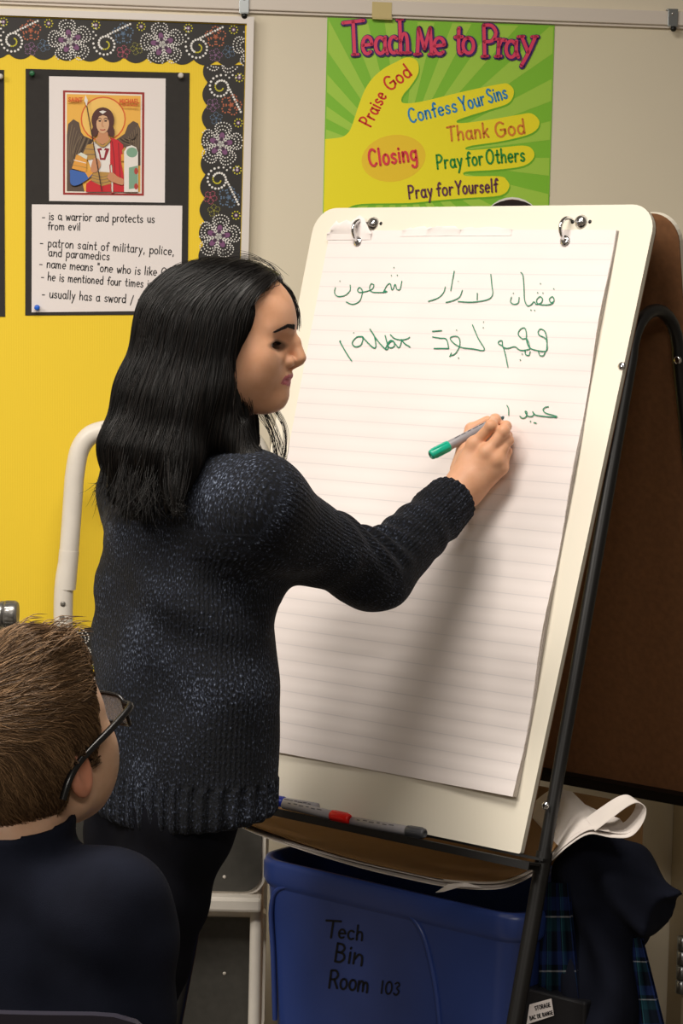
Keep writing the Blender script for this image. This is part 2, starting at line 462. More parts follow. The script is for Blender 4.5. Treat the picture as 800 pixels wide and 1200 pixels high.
hook(788, 11.5, 31, 12, 'small metal rail clip on bare wall at the far right end of the rail')

# ------------------------------------------------------------------ bulletin board
m_alu = mat('board_frame', '#e3dcd6', rough=.4, spec=.5)
def mk_yellow():
    t = NT('yellow_backing_paper'); t.set(Roughness=.7)
    tc = t.n('ShaderNodeTexCoord'); wv = t.n('ShaderNodeTexWave', i_Scale=95, i_Distortion=.4); wv.bands_direction = 'X'
    t.l(tc.outputs['Object'], wv.inputs['Vector'])
    t.l(t.ramp(wv.outputs['Fac'], [(0, lin('#f3cf2b')), (1, lin('#f6d433'))]), t.b.inputs['Base Color'])
    t.bump(wv.outputs['Fac'], .12, .001); return t.m
m_yel = mk_yellow()
XL = -420
def btop(x): return 19.5 + .034 * x
def bbot(x): return 786 + .004 * x
def bright(y): return 288 - .0247 * (y - 29)
def bleft(y): return XL - .004 * (y - 29)
board = empty('bulletin_board', wp(-60, 790, 0), 'yellow papered bulletin board in a white frame with a dark flowered border', 'bulletin board')
p = MB(); H = .016
p.slab([wp(bleft(0), btop(XL), 0), wp(bleft(780), bbot(XL), 0), wp(bright(786), bbot(286), 0), wp(288, btop(288), 0)], WN * H)
p.build('backing_paper', m_yel, board)
fr = MB()
def fbar(a0, a1, b0, b1):          # a frame bar between two edges given as photo points
    q = [wp(*a0), wp(*a1), wp(*b1), wp(*b0)]
    fr.slab(q[::-1], WN * .024)
fbar((bleft(0) - 9, btop(XL) - 8), (296.5, btop(296) - 8), (bleft(0), btop(XL)), (288, btop(288)))
fbar((bleft(780) - 9, bbot(XL) + 9), (bright(790) + 9, bbot(280) + 9), (bleft(780), bbot(XL)), (bright(786), bbot(280)))
fbar((296.5, btop(296) - 8), (bright(790) + 9, bbot(280) + 9), (288, btop(288)), (bright(786), bbot(280)))
fbar((bleft(0) - 9, btop(XL) - 8), (bleft(780) - 9, bbot(XL) + 9), (bleft(0), btop(XL)), (bleft(780), bbot(XL)))
fr.build('frame', m_alu, board)

# scalloped border with printed dots, spirals and flowers
bcols = ['#2b2826', '#e9e6e2', '#c9c02c', '#7d4f78', '#b8684a', '#5f7590', '#8a6488', '#b0566a', '#8f8b3a', '#3d2b3c']
m_b = [mat('border_print_%d' % i, c, rough=.55) for i, c in enumerate(bcols)]
def border(fn, s0, s1, first, name, inner=50.0):
    """fn(s,t,h): s along the strip, t from the scalloped inner edge (0) to the frame (50)"""
    mb = MB(); per = 108.3; sc = per / 4
    n = int((s1 - s0) / 2.5)
    S = np.linspace(s0, s1, n)
    tin = [1 + 7 * (1 - abs(math.sin(math.pi * (q - first) / sc + .6)) ** .7) for q in S]
    k = len(S)
    for hh in (0, .0006):
        V = [fn(S[i], tin[i], hh) for i in range(k)] + [fn(S[i], 50, hh) for i in range(k)]
        mb.add(V, [(i, i+1, k+i+1, k+i) for i in range(k - 1)])
    V = [fn(S[i], tin[i], 0) for i in range(k)] + [fn(S[i], tin[i], .0006) for i in range(k)]
    mb.add(V, [(i, i+1, k+i+1, k+i) for i in range(k - 1)])
    rnd = random.Random(5)
    def dot(s_, t_, r_, mi, lev=1, n=7):
        if s0 + r_ < s_ < s1 - r_ and 1.5 < t_ < 50 - r_: disc2(mb, (s_, t_), r_, lambda a, b: fn(a, b, .0006 + .0003 * lev), mi, n)
    def petal(cx, cy, ang, L, wd, mi, lev, outline=None):
        q = []
        for i in range(14):
            th = 2 * math.pi * i / 14; rr = L * (.5 + .5 * math.cos(th)); x = rr; y = wd * math.sin(th) * (.55 + .45 * math.cos(th))
            q.append((cx + x*math.cos(ang) - y*math.sin(ang), cy + x*math.sin(ang) + y*math.cos(ang)))
        if not all(s0 < a < s1 and 0.5 < b < 50 for a, b in q): return
        if outline is None: mb.poly([fn(a, b, .0006 + .0003 * lev) for a, b in q][::-1], mi)
        else: ribbon2(mb, q + [q[0]], outline, lambda a, b: fn(a, b, .0006 + .0003 * lev), mi, False)
    def flower(cx, cy, R, mi, np_=5, a0=.3):
        for i in range(np_): 
            for j in range(9):     # dotted petal outline
                th = 2 * math.pi * j / 9; an = a0 + 2 * math.pi * i / np_
                x = R * .55 + R * .42 * math.cos(th); y = R * .36 * math.sin(th)
                dot(cx + x*math.cos(an) - y*math.sin(an), cy + x*math.sin(an) + y*math.cos(an), R * .085, mi, 1, 6)
        dot(cx, cy, R * .17, mi)
    k0 = int((s0 - first) / per) - 1
    for q in range(k0, int((s1 - first) / per) + 2):
        b = first + q * per
        for i in range(30):                     # dotted spiral
            th = i * .36; rr = 3.5 + 1.05 * th * .95
            mi = 2 if i < 9 else 1
            dot(b + rr * math.cos(-th + 1), 22 + rr * math.sin(-th + 1), 1.0 if i < 9 else 1.45, mi)
        for i in range(10): dot(b + 3 + i * 2.9, 33 + i * 1.5, 1.4, 1)
        for i in range(5): dot(b - 14 + (i % 2) * 3, 28 + i * 4, 1.2, 1)
        alt = q % 2
        flower(b + 21, 35, 12.5, 4 if alt == 0 else 5, 5, .35)
        flower(b + 21, 13.5, 8, 6 if alt == 0 else 7, 5, .1); flower(b + 36.5, 18, 7.5, 5 if alt == 0 else 8, 5, .7)
        for cx, cy in ((b + 42, 44), (b - 11, 44)):
            for i in range(9): dot(cx + 4.6 * math.cos(i * .698), cy + 4.6 * math.sin(i * .698), .95, 2)
            dot(cx, cy, 2.2, 6); dot(cx, cy, 1.0, 1, 2)
        cx, cy = b + 67, 24                     # star flower: dark purple heart inside dotted petals
        for i in range(5):
            an = .5 + 2 * math.pi * i / 5
            petal(cx, cy, an, 14, 4.4, 3, 1)
            petal(cx, cy, an, 8.5, 2.2, 9, 2)
            for lay, (L, wd) in enumerate(((17.5, 7), (21.5, 10.5), (25.5, 14))):
                m_ = 13 + 5 * lay
                for j in range(m_):
                    th = math.pi * (-.86 + 1.72 * j / (m_ - 1)); rr = L * (.5 + .5 * math.cos(th)); y = wd * math.sin(th) * (.55 + .45 * math.cos(th))
                    dot(cx + rr*math.cos(an) - y*math.sin(an), cy + rr*math.sin(an) + y*math.cos(an), .92, 1, 3, 6)
        for i in range(8): dot(cx + 2.6 * math.cos(i * .785), cy + 2.6 * math.sin(i * .785), .7, 1, 4, 6)
    return mb.build(name, m_b, board)
border(lambda s_, t, h: wp(s_, btop(s_) + 50 - t, H + .0006 + h), XL + 2, 287, 15, 'border_strip')
border(lambda s_, t, h: wp(bright(s_) - (50 - t), s_, H + .0014 + h), 76, 738, 102, 'border_strip')
border(lambda s_, t, h: wp(s_, 733 + .012 * s_ + t * 1.0, H + .0006 + h), XL + 2, 270, 15, 'border_strip')

# ------------------------------------------------------------------ sheets pinned to the bulletin board
m_bpaper = mat('black_construction_paper', '#322f2d', rough=.85, noise=.06, nscale=60)
m_white = mat('white_paper', '#ece4e2', rough=.7)
m_ink = mat('black_marker_ink', '#1d1b1c', rough=.6)
def sheet(mb, q, h, d, mi=0): mb.slab([wp(x, y, h) for x, y in q][::-1], WN * d, mi)
hp = H + .001
saint = empty('pinned_poster', wp(125, 370, hp), 'black backing sheet with a winged saint picture above a handwritten list', 'poster', 'black backed saint sheets')
mb = MB(); sheet(mb, [(30, 80.6), (222, 85.5), (219.5, 368.5), (29.5, 369.5)], hp, .0008); mb.build('backing_sheet', m_bpaper, saint)

# picture print
ic = ['#ece4e2', '#9c2f2c', '#f0e6da', '#eeb650', '#f3c66a', '#d9642f', '#5d4c40', '#7d6a55', '#e8e2dc', '#c9252f', '#b98f4a',
      '#e4a043', '#3f66b0', '#c98d66', '#55302a', '#d9ac84', '#3a2522', '#7fa58c', '#d9dccf', '#8e1f2c', '#3d2f27', '#b3413a', '#41352e']
m_i = [mat('icon_ink_%d' % i, c, rough=.6) for i, c in enumerate(ic)]
pic = MB(); sheet(pic, [(57.5, 89.3), (194, 92), (193, 237.5), (57.5, 235.5)], hp + .0009, .0005)
lev = [0]
def zi(x, y): return (60 + x / 6.154, 90 + y / 6.154)
def ipoly(pts, mi, sm=0, dl=1):
    lev[0] += dl
    pts = cat_rom(pts, 5, True) if sm else pts
    pic.poly([wp(*zi(x, y), hp + .0016 + .00010 * lev[0]) for x, y in pts][::-1], mi)
def iell(cx, cy, rx, ry, mi, n=24, rot=0):
    c, s_ = math.cos(rot), math.sin(rot)
    ipoly([(cx + rx*math.cos(t)*c - ry*math.sin(t)*s_, cy + rx*math.cos(t)*s_ + ry*math.sin(t)*c) for t in np.arange(n)*2*math.pi/n], mi)
def iline(pts, w_, mi, sm=True):
    lev[0] += 1; k = lev[0]
    pts = cat_rom(pts, 5) if sm and len(pts) > 2 else pts
    ribbon2(pic, pts, w_, lambda a, b: wp(*zi(a, b), hp + .0016 + .00010 * k), mi)
ipoly([(85, 98), (672, 112), (668, 858), (85, 850)], 1); ipoly([(101, 113), (655, 127), (652, 842), (100, 835)], 2)
ipoly([(112, 124), (645, 137), (642, 830), (112, 826)], 3)
iell(375, 305, 163, 163, 5); iell(375, 305, 153, 153, 4)
lw = [(113, 825), (113, 420), (122, 340), (160, 306), (200, 330), (216, 400), (235, 425), (300, 455), (260, 600), (200, 660), (240, 828)]
ipoly(lw, 6); rw = [(643, 640), (643, 380), (625, 335), (590, 318), (552, 350), (530, 410), (470, 452), (500, 540), (560, 640)]
ipoly(rw, 6)
for k in range(6):
    iline([(150 + 18 * k, 345 + 22 * k), (130 + 12 * k, 470 + 20 * k), (125 + 10 * k, 600 + 12 * k)], 5, 7)
    iline([(215 + 14 * k, 425 + 6 * k), (180 + 12 * k, 480 + 22 * k), (150 + 12 * k, 560 + 26 * k)], 6, 20 if k % 2 else 7)
    iline([(625 - 14 * k, 350 + 16 * k), (632 - 12 * k, 460 + 10 * k), (620 - 12 * k, 580)], 5, 7)
    iline([(480 + 16 * k, 445), (520 + 14 * k, 475 - 5 * k), (590 + 6 * k, 500 - 18 * k)], 5, 20 if k % 2 else 7)
ipoly([(262, 500), (330, 455), (425, 450), (445, 520), (440, 700), (300, 700), (265, 600)], 8)          # tunic
ipoly([(330, 520), (360, 512), (372, 540), (390, 512), (420, 520), (405, 560), (390, 600), (352, 600), (345, 560)], 19)
ipoly([(350, 530), (392, 530), (380, 585), (362, 585)], 8)
ipoly([(425, 438), (480, 455), (518, 490), (522, 540), (500, 600), (520, 700), (532, 830), (440, 830), (425, 620)], 9, 0)
iline([(440, 470), (455, 600), (462, 760)], 7, 19); iline([(485, 480), (490, 600), (500, 780)], 6, 19)
ipoly([(252, 770), (300, 735), (360, 780), (440, 760), (445, 830), (250, 830)], 9)
iline([(432, 640), (438, 740), (440, 828)], 26, 21); iline([(432, 640), (438, 740), (440, 828)], 10, 18)
ipoly([(285, 690), (350, 684), (425, 690), (432, 770), (365, 788), (292, 752)], 10)
for k in range(3): iline([(290, 706 + 22 * k), (360, 722 + 22 * k), (428, 706 + 22 * k)], 4, 7)
ipoly([(258, 490), (305, 480), (322, 590), (262, 600), (225, 560)], 10); iline([(245, 520), (310, 525)], 6, 7); iline([(250, 560), (318, 560)], 6, 7)
ipoly([(182, 560), (258, 585), (250, 690), (148, 660)], 11); iline([(165, 600), (250, 622)], 6, 2); iline([(158, 635), (250, 655)], 5, 10)
ipoly([(142, 670), (240, 690), (285, 685), (290, 715), (215, 770), (165, 785), (138, 765), (136, 710)], 12, 1)
ipoly([(215, 545), (262, 570), (255, 595), (190, 560)], 18)
ipoly([(245, 690), (290, 665), (305, 690), (268, 730)], 11)
ipoly([(300, 600), (322, 584), (350, 605), (355, 645), (320, 690), (285, 675)], 13, 1)
ipoly([(505, 560), (540, 550), (585, 575), (540, 610), (505, 605)], 11); ipoly([(510, 530), (530, 505), (560, 550), (515, 555)], 10)
ipoly([(525, 540), (545, 505), (580, 494), (612, 508), (626, 545), (626, 830), (525, 830)], 8, 0); iell(582, 545, 40, 36, 17)
ipoly([(560, 655), (624, 640), (624, 800), (560, 810)], 17); iell(612, 680, 14, 24, 21); iell(612, 790, 14, 22, 21)
ipoly([(410, 705), (440, 690), (480, 720), (520, 740), (515, 780), (460, 765), (412, 740)], 13, 1)
ipoly([(335, 430), (345, 380), (405, 380), (412, 430), (425, 455), (372, 490), (312, 462)], 13)             # neck
iline([(318, 462), (372, 500), (425, 455)], 14, 10)
iell(372, 312, 82, 92, 14); iell(318, 385, 26, 50, 14, 16, .3); iell(428, 385, 26, 50, 14, 16, -.3)
iell(371, 338, 46, 70, 15); ipoly([(328, 320), (345, 285), (371, 276), (400, 285), (416, 320), (410, 270), (371, 250), (332, 270)], 14)
for sx in (-1, 1):
    iell(371 + sx * 21, 318, 11, 6, 16, 12); iline([(371 + sx * 8, 306), (371 + sx * 22, 298), (371 + sx * 36, 306)], 5, 14)
iline([(371, 315), (366, 352), (377, 356)], 5, 13); iline([(355, 380), (371, 384), (388, 380)], 6, 21)
ipoly([(345, 250), (371, 242), (398, 250), (371, 268)], 8)
iline([(250, 170), (365, 820)], 7, 16, False); ipoly([(247, 130), (263, 168), (256, 212), (238, 172)], 8)
for s_, x0, x1, y0, y1, xh in (('SAINT', 124, 224, 178, 180, 17), ('MICHAEL', 494, 634, 190, 190, 17), ('THE ARCHANGEL', 512, 626, 210, 211, 6)):
    for k in lay_text(s_, x0, y0, x1, y1, xh): iline(k, 7 if xh > 10 else 3, 5, False)
pic.build('picture_sheet', m_i, saint)

nt = MB(); sheet(nt, [(37.3, 239.5), (213.5, 241), (212, 364), (37, 366)], hp + .0009, .0005)
rnd = np.random.default_rng(3)
def write(mb, s_, x0, y0, x1, y1, xh, w_, fn, mi=1, jit=.03, **k):
    for st in lay_text(s_, x0, y0, x1, y1, xh, jit, rnd, **k): ribbon2(mb, st, w_, fn, mi)
fnn = lambda a, b: wp(a, b, hp + .0018)
for args in (('- is a warrior and protects us', 49, 257.5, 181, 261, 5.6), ('from evil', 56, 269, 94, 270, 5.4),
             ('- patron saint of military, police,', 47, 288.5, 204, 299, 5.8), ('and paramedics', 57, 300, 128, 305, 5.6),
             ('- name means "one who is like God"', 46, 313, 209, 325, 5.8), ('- he is mentioned four times in script', 48, 328, 206, 339.5, 5.6),
             ('- usually has a sword / shield', 49, 348.5, 186, 358, 6)):
    write(nt, *args, 1.15, fnn)
nt.build('handwritten_list', [m_white, m_ink], saint)

other = empty('pinned_poster', wp(-90, 372, hp), 'black backing sheet cut off by the left edge of the photo', 'poster', 'black backed saint sheets')
mb = MB(); sheet(mb, [(-182, 78), (4.8, 82), (6, 371), (-183, 370)], hp, .0008); mb.build('backing_sheet', m_bpaper, other)
mb = MB(); sheet(mb, [(-160, 90), (-40, 91), (-40, 236), (-160, 235)], hp + .0009, .0005); mb.build('picture_sheet', m_white, other)
def pin(px, py, h, color, label):
    c = wp(px, py, h); mb = MB()
    mb.lathe(c, WN, [(0, .0008), (.003, .0009), (.0032, .0052), (.0045, .0056), (.006, .004), (.011, .0038), (.0125, .0052), (.0145, .0048), (.0152, .002)], 14)
    tag(mb.build('push_pin', mat('pin_' + color[1:], color, rough=.25)), label, 'push pin', 'pins on the bulletin board')
pin(37.5, 86.5, hp + .001, '#2f6b48', 'green push pin in the top left corner of the saint sheet')
pin(211.5, 89, hp + .001, '#cfc9c2', 'white push pin in the top right corner of the saint sheet')
pin(43.5, 360.5, hp + .002, '#2a66d8', 'blue push pin low on the handwritten list')
pin(0.5, 90, hp + .001, '#cfc9c2', 'white push pin on the black sheet at the left edge of the photo')

# ------------------------------------------------------------------ green teaching poster
pc = ['#86c63a', '#a9d54e', '#f6e92e', '#f3cf35', '#d8402f', '#3c8fc6', '#e0893a', '#2f9140', '#6c3f56', '#e2444f', '#e6486a', '#46286a', '#efece6', '#2b2120', '#8a5a45', '#70b52e']
m_p = [mat('poster_ink_%d' % i, c, rough=.35, spec=.4) for i, c in enumerate(pc)]
po = MB(); hq = .0015
Q0 = [(383.4, 20.4), (649.6, 29.6), (639, 372), (375.5, 365)]
sheet(po, Q0, .001, .0006)
plv = [0]
def pmap(k): return lambda a, b: wp(a, b, hq + .0002 + .00012 * k)
def ppoly(pts, mi, sm=False):
    plv[0] += 1; f_ = pmap(plv[0]); po.poly([f_(*q) for q in (cat_rom(pts, 4, True) if sm else pts)][::-1], mi)
# rays of lighter green from the palm, clipped to the sheet
def clip_poly(pts, quad):
    out = [P3(*p) for p in pts]
    for i in range(4):
        a, b = P3(*quad[i]), P3(*quad[(i+1) % 4]); e = b - a; n_ = P3(-e[1], e[0]); res = []
        for j in range(len(out)):
            p0, p1 = out[j], out[(j+1) % len(out)]; d0, d1 = (p0 - a) @ n_, (p1 - a) @ n_
            if d0 >= 0: res.append(p0)
            if (d0 >= 0) != (d1 >= 0): res.append(p0 + (p1 - p0) * d0 / (d0 - d1))
        out = res
        if len(out) < 3: return []
    return out
Qi = [(385, 22), (648, 31.4), (638, 370), (377, 363)]
plv[0] += 1
for i in range(26):
    a0 = i * 2 * math.pi / 26; a1 = a0 + math.pi / 26
    q = clip_poly([(470, 185), (470 + 420 * math.cos(a0), 185 + 420 * math.sin(a0)), (470 + 420 * math.cos(a1), 185 + 420 * math.sin(a1))], Qi)
    if len(q) >= 3: po.poly([pmap(1)(*v) for v in q][::-1], 1)
hand = [(380.9, 163), (392, 162), (402, 160), (409, 154), (413, 145), (421, 121), (428, 104), (437, 91), (450, 80), (464, 72.6), (473, 68), (481, 67.3), (488, 71), (490.5, 78), (489, 88), (480, 102),
        (473, 110), (470, 117), (474, 121), (494, 119), (540, 108), (585, 98.6), (596, 98.8), (602, 107.5), (596, 120.5), (575, 128), (547, 136.6), (535, 141.5), (541, 144.3), (575, 140),
        (606.6, 134.6), (622.7, 133), (632, 143.5), (623, 156), (590, 165), (553, 170.6), (545, 174), (552, 176), (585, 173), (612, 170.6), (622.7, 174), (625.5, 184), (613, 194.4), (580, 199), (547, 201), (543, 204.5), (550, 206.5),
        (585, 206.6), (593, 210.5), (596.5, 219), (586, 229), (547, 232), (510, 235), (477, 238), (424, 239), (407, 244), (398, 250), (379, 249)]
ppoly([(x + 1.2, y + 2) for x, y in cat_rom(hand, 4)[4:-4]], 15); ppoly(cat_rom(hand, 4), 2)
ppoly([(461 + 37.5 * math.cos(t), 185.5 + 27.5 * math.sin(t) - 3 * math.cos(t)) for t in np.arange(28) * 2 * math.pi / 28], 3)
def ptext(s_, x0, y0, x1, y1, xh, w_, mi, **k):
    plv[0] += 1; f_ = pmap(plv[0])
    for st in lay_text(s_, x0, y0, x1, y1, xh, 0, None, gap=.28, **k): ribbon2(po, st, w_, f_, mi)
ptext('Praise', 434, 149, 453, 112, 9, 2.3, 4); ptext('God', 456.5, 107, 483, 87.5, 9.5, 2.3, 4)
ptext('Confess', 480.5, 144, 536, 130.5, 9.6, 2.3, 5); ptext('Your', 541, 130, 569, 122, 9.6, 2.3, 5); ptext('Sins', 573, 121, 595, 114.5, 9.6, 2.3, 5)
ptext('Thank', 525, 165.5, 573, 160.5, 10, 2.3, 6); ptext('God', 581, 161, 615.5, 156, 10, 2.3, 6)
ptext('Pray', 512, 198, 542, 195, 9.5, 2.2, 7); ptext('for', 547, 194.6, 566, 192.5, 9.5, 2.2, 7); ptext('Others', 570, 192, 615, 188.5, 9.5, 2.2, 7)
ptext('Pray', 479, 233, 507, 230, 9, 2.1, 8); ptext('for', 512, 229.5, 531, 228, 9, 2.1, 8); ptext('Yourself', 534, 227.5, 583, 224.5, 9, 2.1, 8)
ptext('Closing', 433, 195, 489, 187.5, 11.5, 2.8, 9)
# headline: chunky pink slab letters with a purple outline
head = [('T', 404, 64, 428, 63, 23, -.02), ('e', 424, 63, 436.5, 63, 20, 0), ('a', 439.5, 63, 453.5, 62.5, 19, 0), ('c', 455.5, 62, 465.5, 62, 19, 0), ('h', 468.5, 62, 479, 61.5, 23, .02),
        ('M', 488, 63.5, 507, 63.5, 18, 0), ('e', 508, 63.5, 522, 63, 19, 0), ('t', 533, 62.5, 542, 62.5, 19, 0), ('o', 542, 62.5, 556, 62, 18, 0),
        ('P', 566, 66, 583, 66, 21.5, -.03), ('r', 582.5, 66, 592, 66.5, 20, 0), ('a', 592, 67, 607, 67, 19, 0), ('y', 609, 63, 628, 63, 20, .06)]
serif = {'T': [(.5, 0)], 'h': [(.06, 0), (.68, 0), (-.02, 1.7)], 'M': [(.06, 0), (1.16, 0)], 'P': [(.1, 0)], 'r': [(.06, 0), (.0, 1.0)], 'y': [(.04, 1.0), (.7, 1.0)], 't': []}
for wd, mi, dx in ((7.2, 11, .8), (3.9, 10, 0)):
    plv[0] += 1; f_ = pmap(plv[0])
    for ch, x0, y0, x1, y1, xh, sl in head:
        sc = (x1 - x0) / max(GL[ch][0], .4)
        for st in lay_text(ch, x0 + dx, y0 + dx, x1 + dx, y1 + dx, xh, 0, None, slant=sl): ribbon2(po, st, wd, f_, mi)
        for gx, gy in serif.get(ch, []):
            cx_, cy_ = x0 + dx + gx * sc, y0 + dx - gy * xh
            ribbon2(po, [(cx_ - 3.4, cy_), (cx_ + 3.4, cy_ - .4)], wd * .8, f_, mi)
def pe(cx_, cy_, rx, ry, mi): ppoly([(cx_ + rx*math.cos(t), cy_ + ry*math.sin(t)) for t in np.arange(28)*2*math.pi/28], mi)
pe(600, 268, 36, 37, 12); pe(600, 268, 33.5, 34.5, 14); pe(600, 258, 33, 24, 13)
tag(po.build('teaching_poster', m_p), 'bright green poster with a yellow hand listing prayers by finger', 'poster')
tp = MB(); tp.slab([wp(x, y, .0145) for x, y in [(436, 2), (459, 3), (458.5, 21.5), (435.5, 20.5)]][::-1], WN * .0006)
tp.slab([wp(x, y, .0020) for x, y in [(435.8, 20.3), (458.5, 21.3), (458, 24), (435.5, 23)]][::-1], WN * .0126)
tag(tp.build('masking_tape', mat('masking_tape', '#cdbb84', rough=.6)), 'strip of yellowed tape on the rail above the green poster', 'tape')
# ------------------------------------------------------------------ double-sided easel
EYAW, ELEAN, EW, EH = .67884165, .2629151, .6978, 1.04
W = P3(math.cos(EYAW), -math.sin(EYAW), 0); N = P3(math.sin(EYAW), math.cos(EYAW), 0)   # along the board / away from the viewer
V = math.cos(ELEAN) * UZ + math.sin(ELEAN) * N                                     # up the front board
V2 = math.cos(ELEAN) * UZ - math.sin(ELEAN) * N                                    # up the back board
B = V * 0 + np.cross(V, W); B = B if B @ N > 0 else -B                               # into the front board
B2 = np.cross(V2, W); B2 = B2 if B2 @ N > 0 else -B2
TR = P3(.48776427, 3.53601938, 1.75880591); TL = TR - W * EW; BL = TL - V * EH
def ep(u, v, h=0.0): return TL + W * u - V * v - B * h          # u across, v down, h out of the board towards the viewer
def eb(x, y, h=0.0): return hit(x, y, TL - B * h, -B)
def euv(x, y, h=0.0):
    q = eb(x, y, h) - TL; return q @ W, -(q @ V)
m_wb = mat('whiteboard_enamel', '#e9e2d2', rough=.28, spec=.5)
m_hard = mat('brown_hardboard', '#7a5233', rough=.8, noise=.12, nscale=90, bump=.2, bscale=900, bdist=.0006)
m_tubeb = mat('black_powder_coat', '#0d0c0c', rough=.42, spec=.5)
easel = empty('easel', (BL + W * EW / 2 + N * .3) * P3(1, 1, 0), 'large white dry-erase easel on black bent tube legs, holding the chart pad', 'easel')
def rrect(u0, v0, u1, v1, r, n=8):
    out = []
    for cx_, cy_, a0 in ((u1 - r, v0 + r, -90), (u1 - r, v1 - .004, 0), (u0 + .004, v1 - .004, 90), (u0 + r, v0 + r, 180)):
        rr = r if cy_ == v0 + r else .004
        for i in range(n + 1):
            t = math.radians(a0 + 90 * i / n); out.append((cx_ + rr * math.cos(t), cy_ + rr * math.sin(t)))
    return out
pb = MB(); pts = rrect(0, 0, EW, EH, .045)
pb.slab([ep(u, v, -.010) for u, v in pts][::-1], -B * .010 * 1.0, 0, 0)
pb.slab([ep(u, v, -.0125) for u, v in pts][::-1], -B * .0024 * 1.0, 1, 1)
pb.build('whiteboard', [m_wb, m_hard], easel)
BK = TL + N * .060 - UZ * .012                                  # top edge of the back board
def bp(u, v, h=0.0): return BK + W * u - V2 * v - B2 * h
pb = MB()
pb.slab([bp(u, v, 0) for u, v in pts], B2 * .0024, 1, 1); pb.slab([bp(u, v, -.0024) for u, v in pts], B2 * .010, 0, 0)
pb.build('back_board', [m_wb, m_hard], easel)
# bent tube side frames
def side(u):
    fr_ = lambda v: ep(u, v, -.0235); bk_ = lambda v: bp(u, v, .017)
    zf = lambda p0, dirv: p0 - dirv * (p0[2] - .012) / dirv[2]
    f0, b0 = fr_(.245), bk_(.235)
    mid = (f0 + b0) / 2; gap = np.linalg.norm(b0 - f0) / 2; hdir = nrm(b0 - f0)
    arc = [mid + hdir * (-gap * math.cos(t)) + UZ * gap * 1.05 * math.sin(t) for t in np.linspace(0, math.pi, 13)]
    path = [zf(f0, V), fr_(1.0)] + [fr_(v) for v in (.8, .5, .3)] + arc + [bk_(v) for v in (.3, .5, .8)] + [zf(b0, V2)]
    mb = MB(); mb.tube(path, .0105, 14); o = mb.build('side_frame', m_tubeb, easel)
    for e0, e1 in ((zf(f0, V) + V * .03, fr_(1.03)), (zf(b0, V2) + V2 * .03, bk_(1.06))): ex = MB(); ex.tube([e0, e1], .0128, 14); ex.build('leg_sleeve', m_tubeb, o)
    for c, d in ((zf(f0, V), V), (zf(b0, V2), V2)):
        ft = MB(); ft.lathe(c - UZ * .012, d, [(0, .014), (.004, .016), (.04, .015), (.042, .012)], 14)
        ft.build('rubber_foot', mat('rubber', '#17150f', rough=.8), o)
side(EW - .013); side(.013)
def screw(q, n_, r=.0066, par=None):
    mb = MB(); mb.lathe(q, n_, [(0, r), (.0015, r), (.003, r * .75), (.0036, r * .35), (.0036, 0.0)], 16); mb.build('screw', m_chrome, par or easel)
    mb = MB()
for x, y in ((728.5, 429), (639, 944)): screw(eb(x, y, 0), -B)
screw(ep(.03, EH - .06), -B)
screw(bp(EW - .006, .235, .0305), -B2, .007)
# marker tray and the bar under the back board
tr = MB()
TV = euv(371, 951, .018)[1] + .0088                             # where the tray shelf carries the markers
tr.box(ep(EW / 2, TV + .002, .0165), (EW, .033, .004), (W, -B, V)); tr.box(ep(EW / 2, TV + .006, .0335), (EW, .003, .012), (W, -B, V))
tr.box(ep(EW / 2, TV + .006, .0015), (EW, .003, .012), (W, -B, V)); tr.box(ep(EW / 2, EH + .002, -.015), (EW, .026, .004), (W, -B, V))
tr.build('marker_tray', m_tubeb, easel)
tr = MB(); tr.box(bp(EW / 2, EH + .008, -.010), (EW + .004, .05, .02), (W, B2, V2)); tr.build('back_tray', m_tubeb, easel)
# two pad posts: bolt head, bent ring through the pad
HP = .0075                                                       # how far the pad stands off the board
def ring(xb, yb, xr, yr, name='pad_hook'):
    ub, vb = euv(xb, yb); mb = MB()
    mb.lathe(ep(ub, vb, 0), -B, [(0, .0115), (.002, .0115), (.004, .009), (.007, .0085), (.0085, .006), (.009, 0)], 16)
    o = mb.build(name, m_chrome, easel)
    ur, vr = euv(xr, yr); rr = .0155
    pth = [ep(ur, vr + .003, .0) - B * (rr * math.sin(t) * 1.7) + V * (rr * math.cos(t) * 1.25) for t in np.linspace(.05, math.pi - .05, 16)]
    rg = MB(); rg.tube(pth, .0032, 8); rg.ball(pth[-1] , .0045, 10)
    rg.lathe(ep(ur + .001, vr + .0225, HP + .0012), -B, [(0, .0085), (.0012, .0085), (.0016, .0045), (.0017, 0)], 16)
    rg.build('ring', m_chrome, o)
    h = MB()
    for du in (-.0165, .0165): h.lathe(ep(ub + du, vb, .0003), -B, [(0, .0032), (.0008, .003), (.0009, 0)], 10)
    h.build('screw_hole', m_black, o)
ring(437.5, 262, 424.5, 270); ring(681, 260, 667, 268)

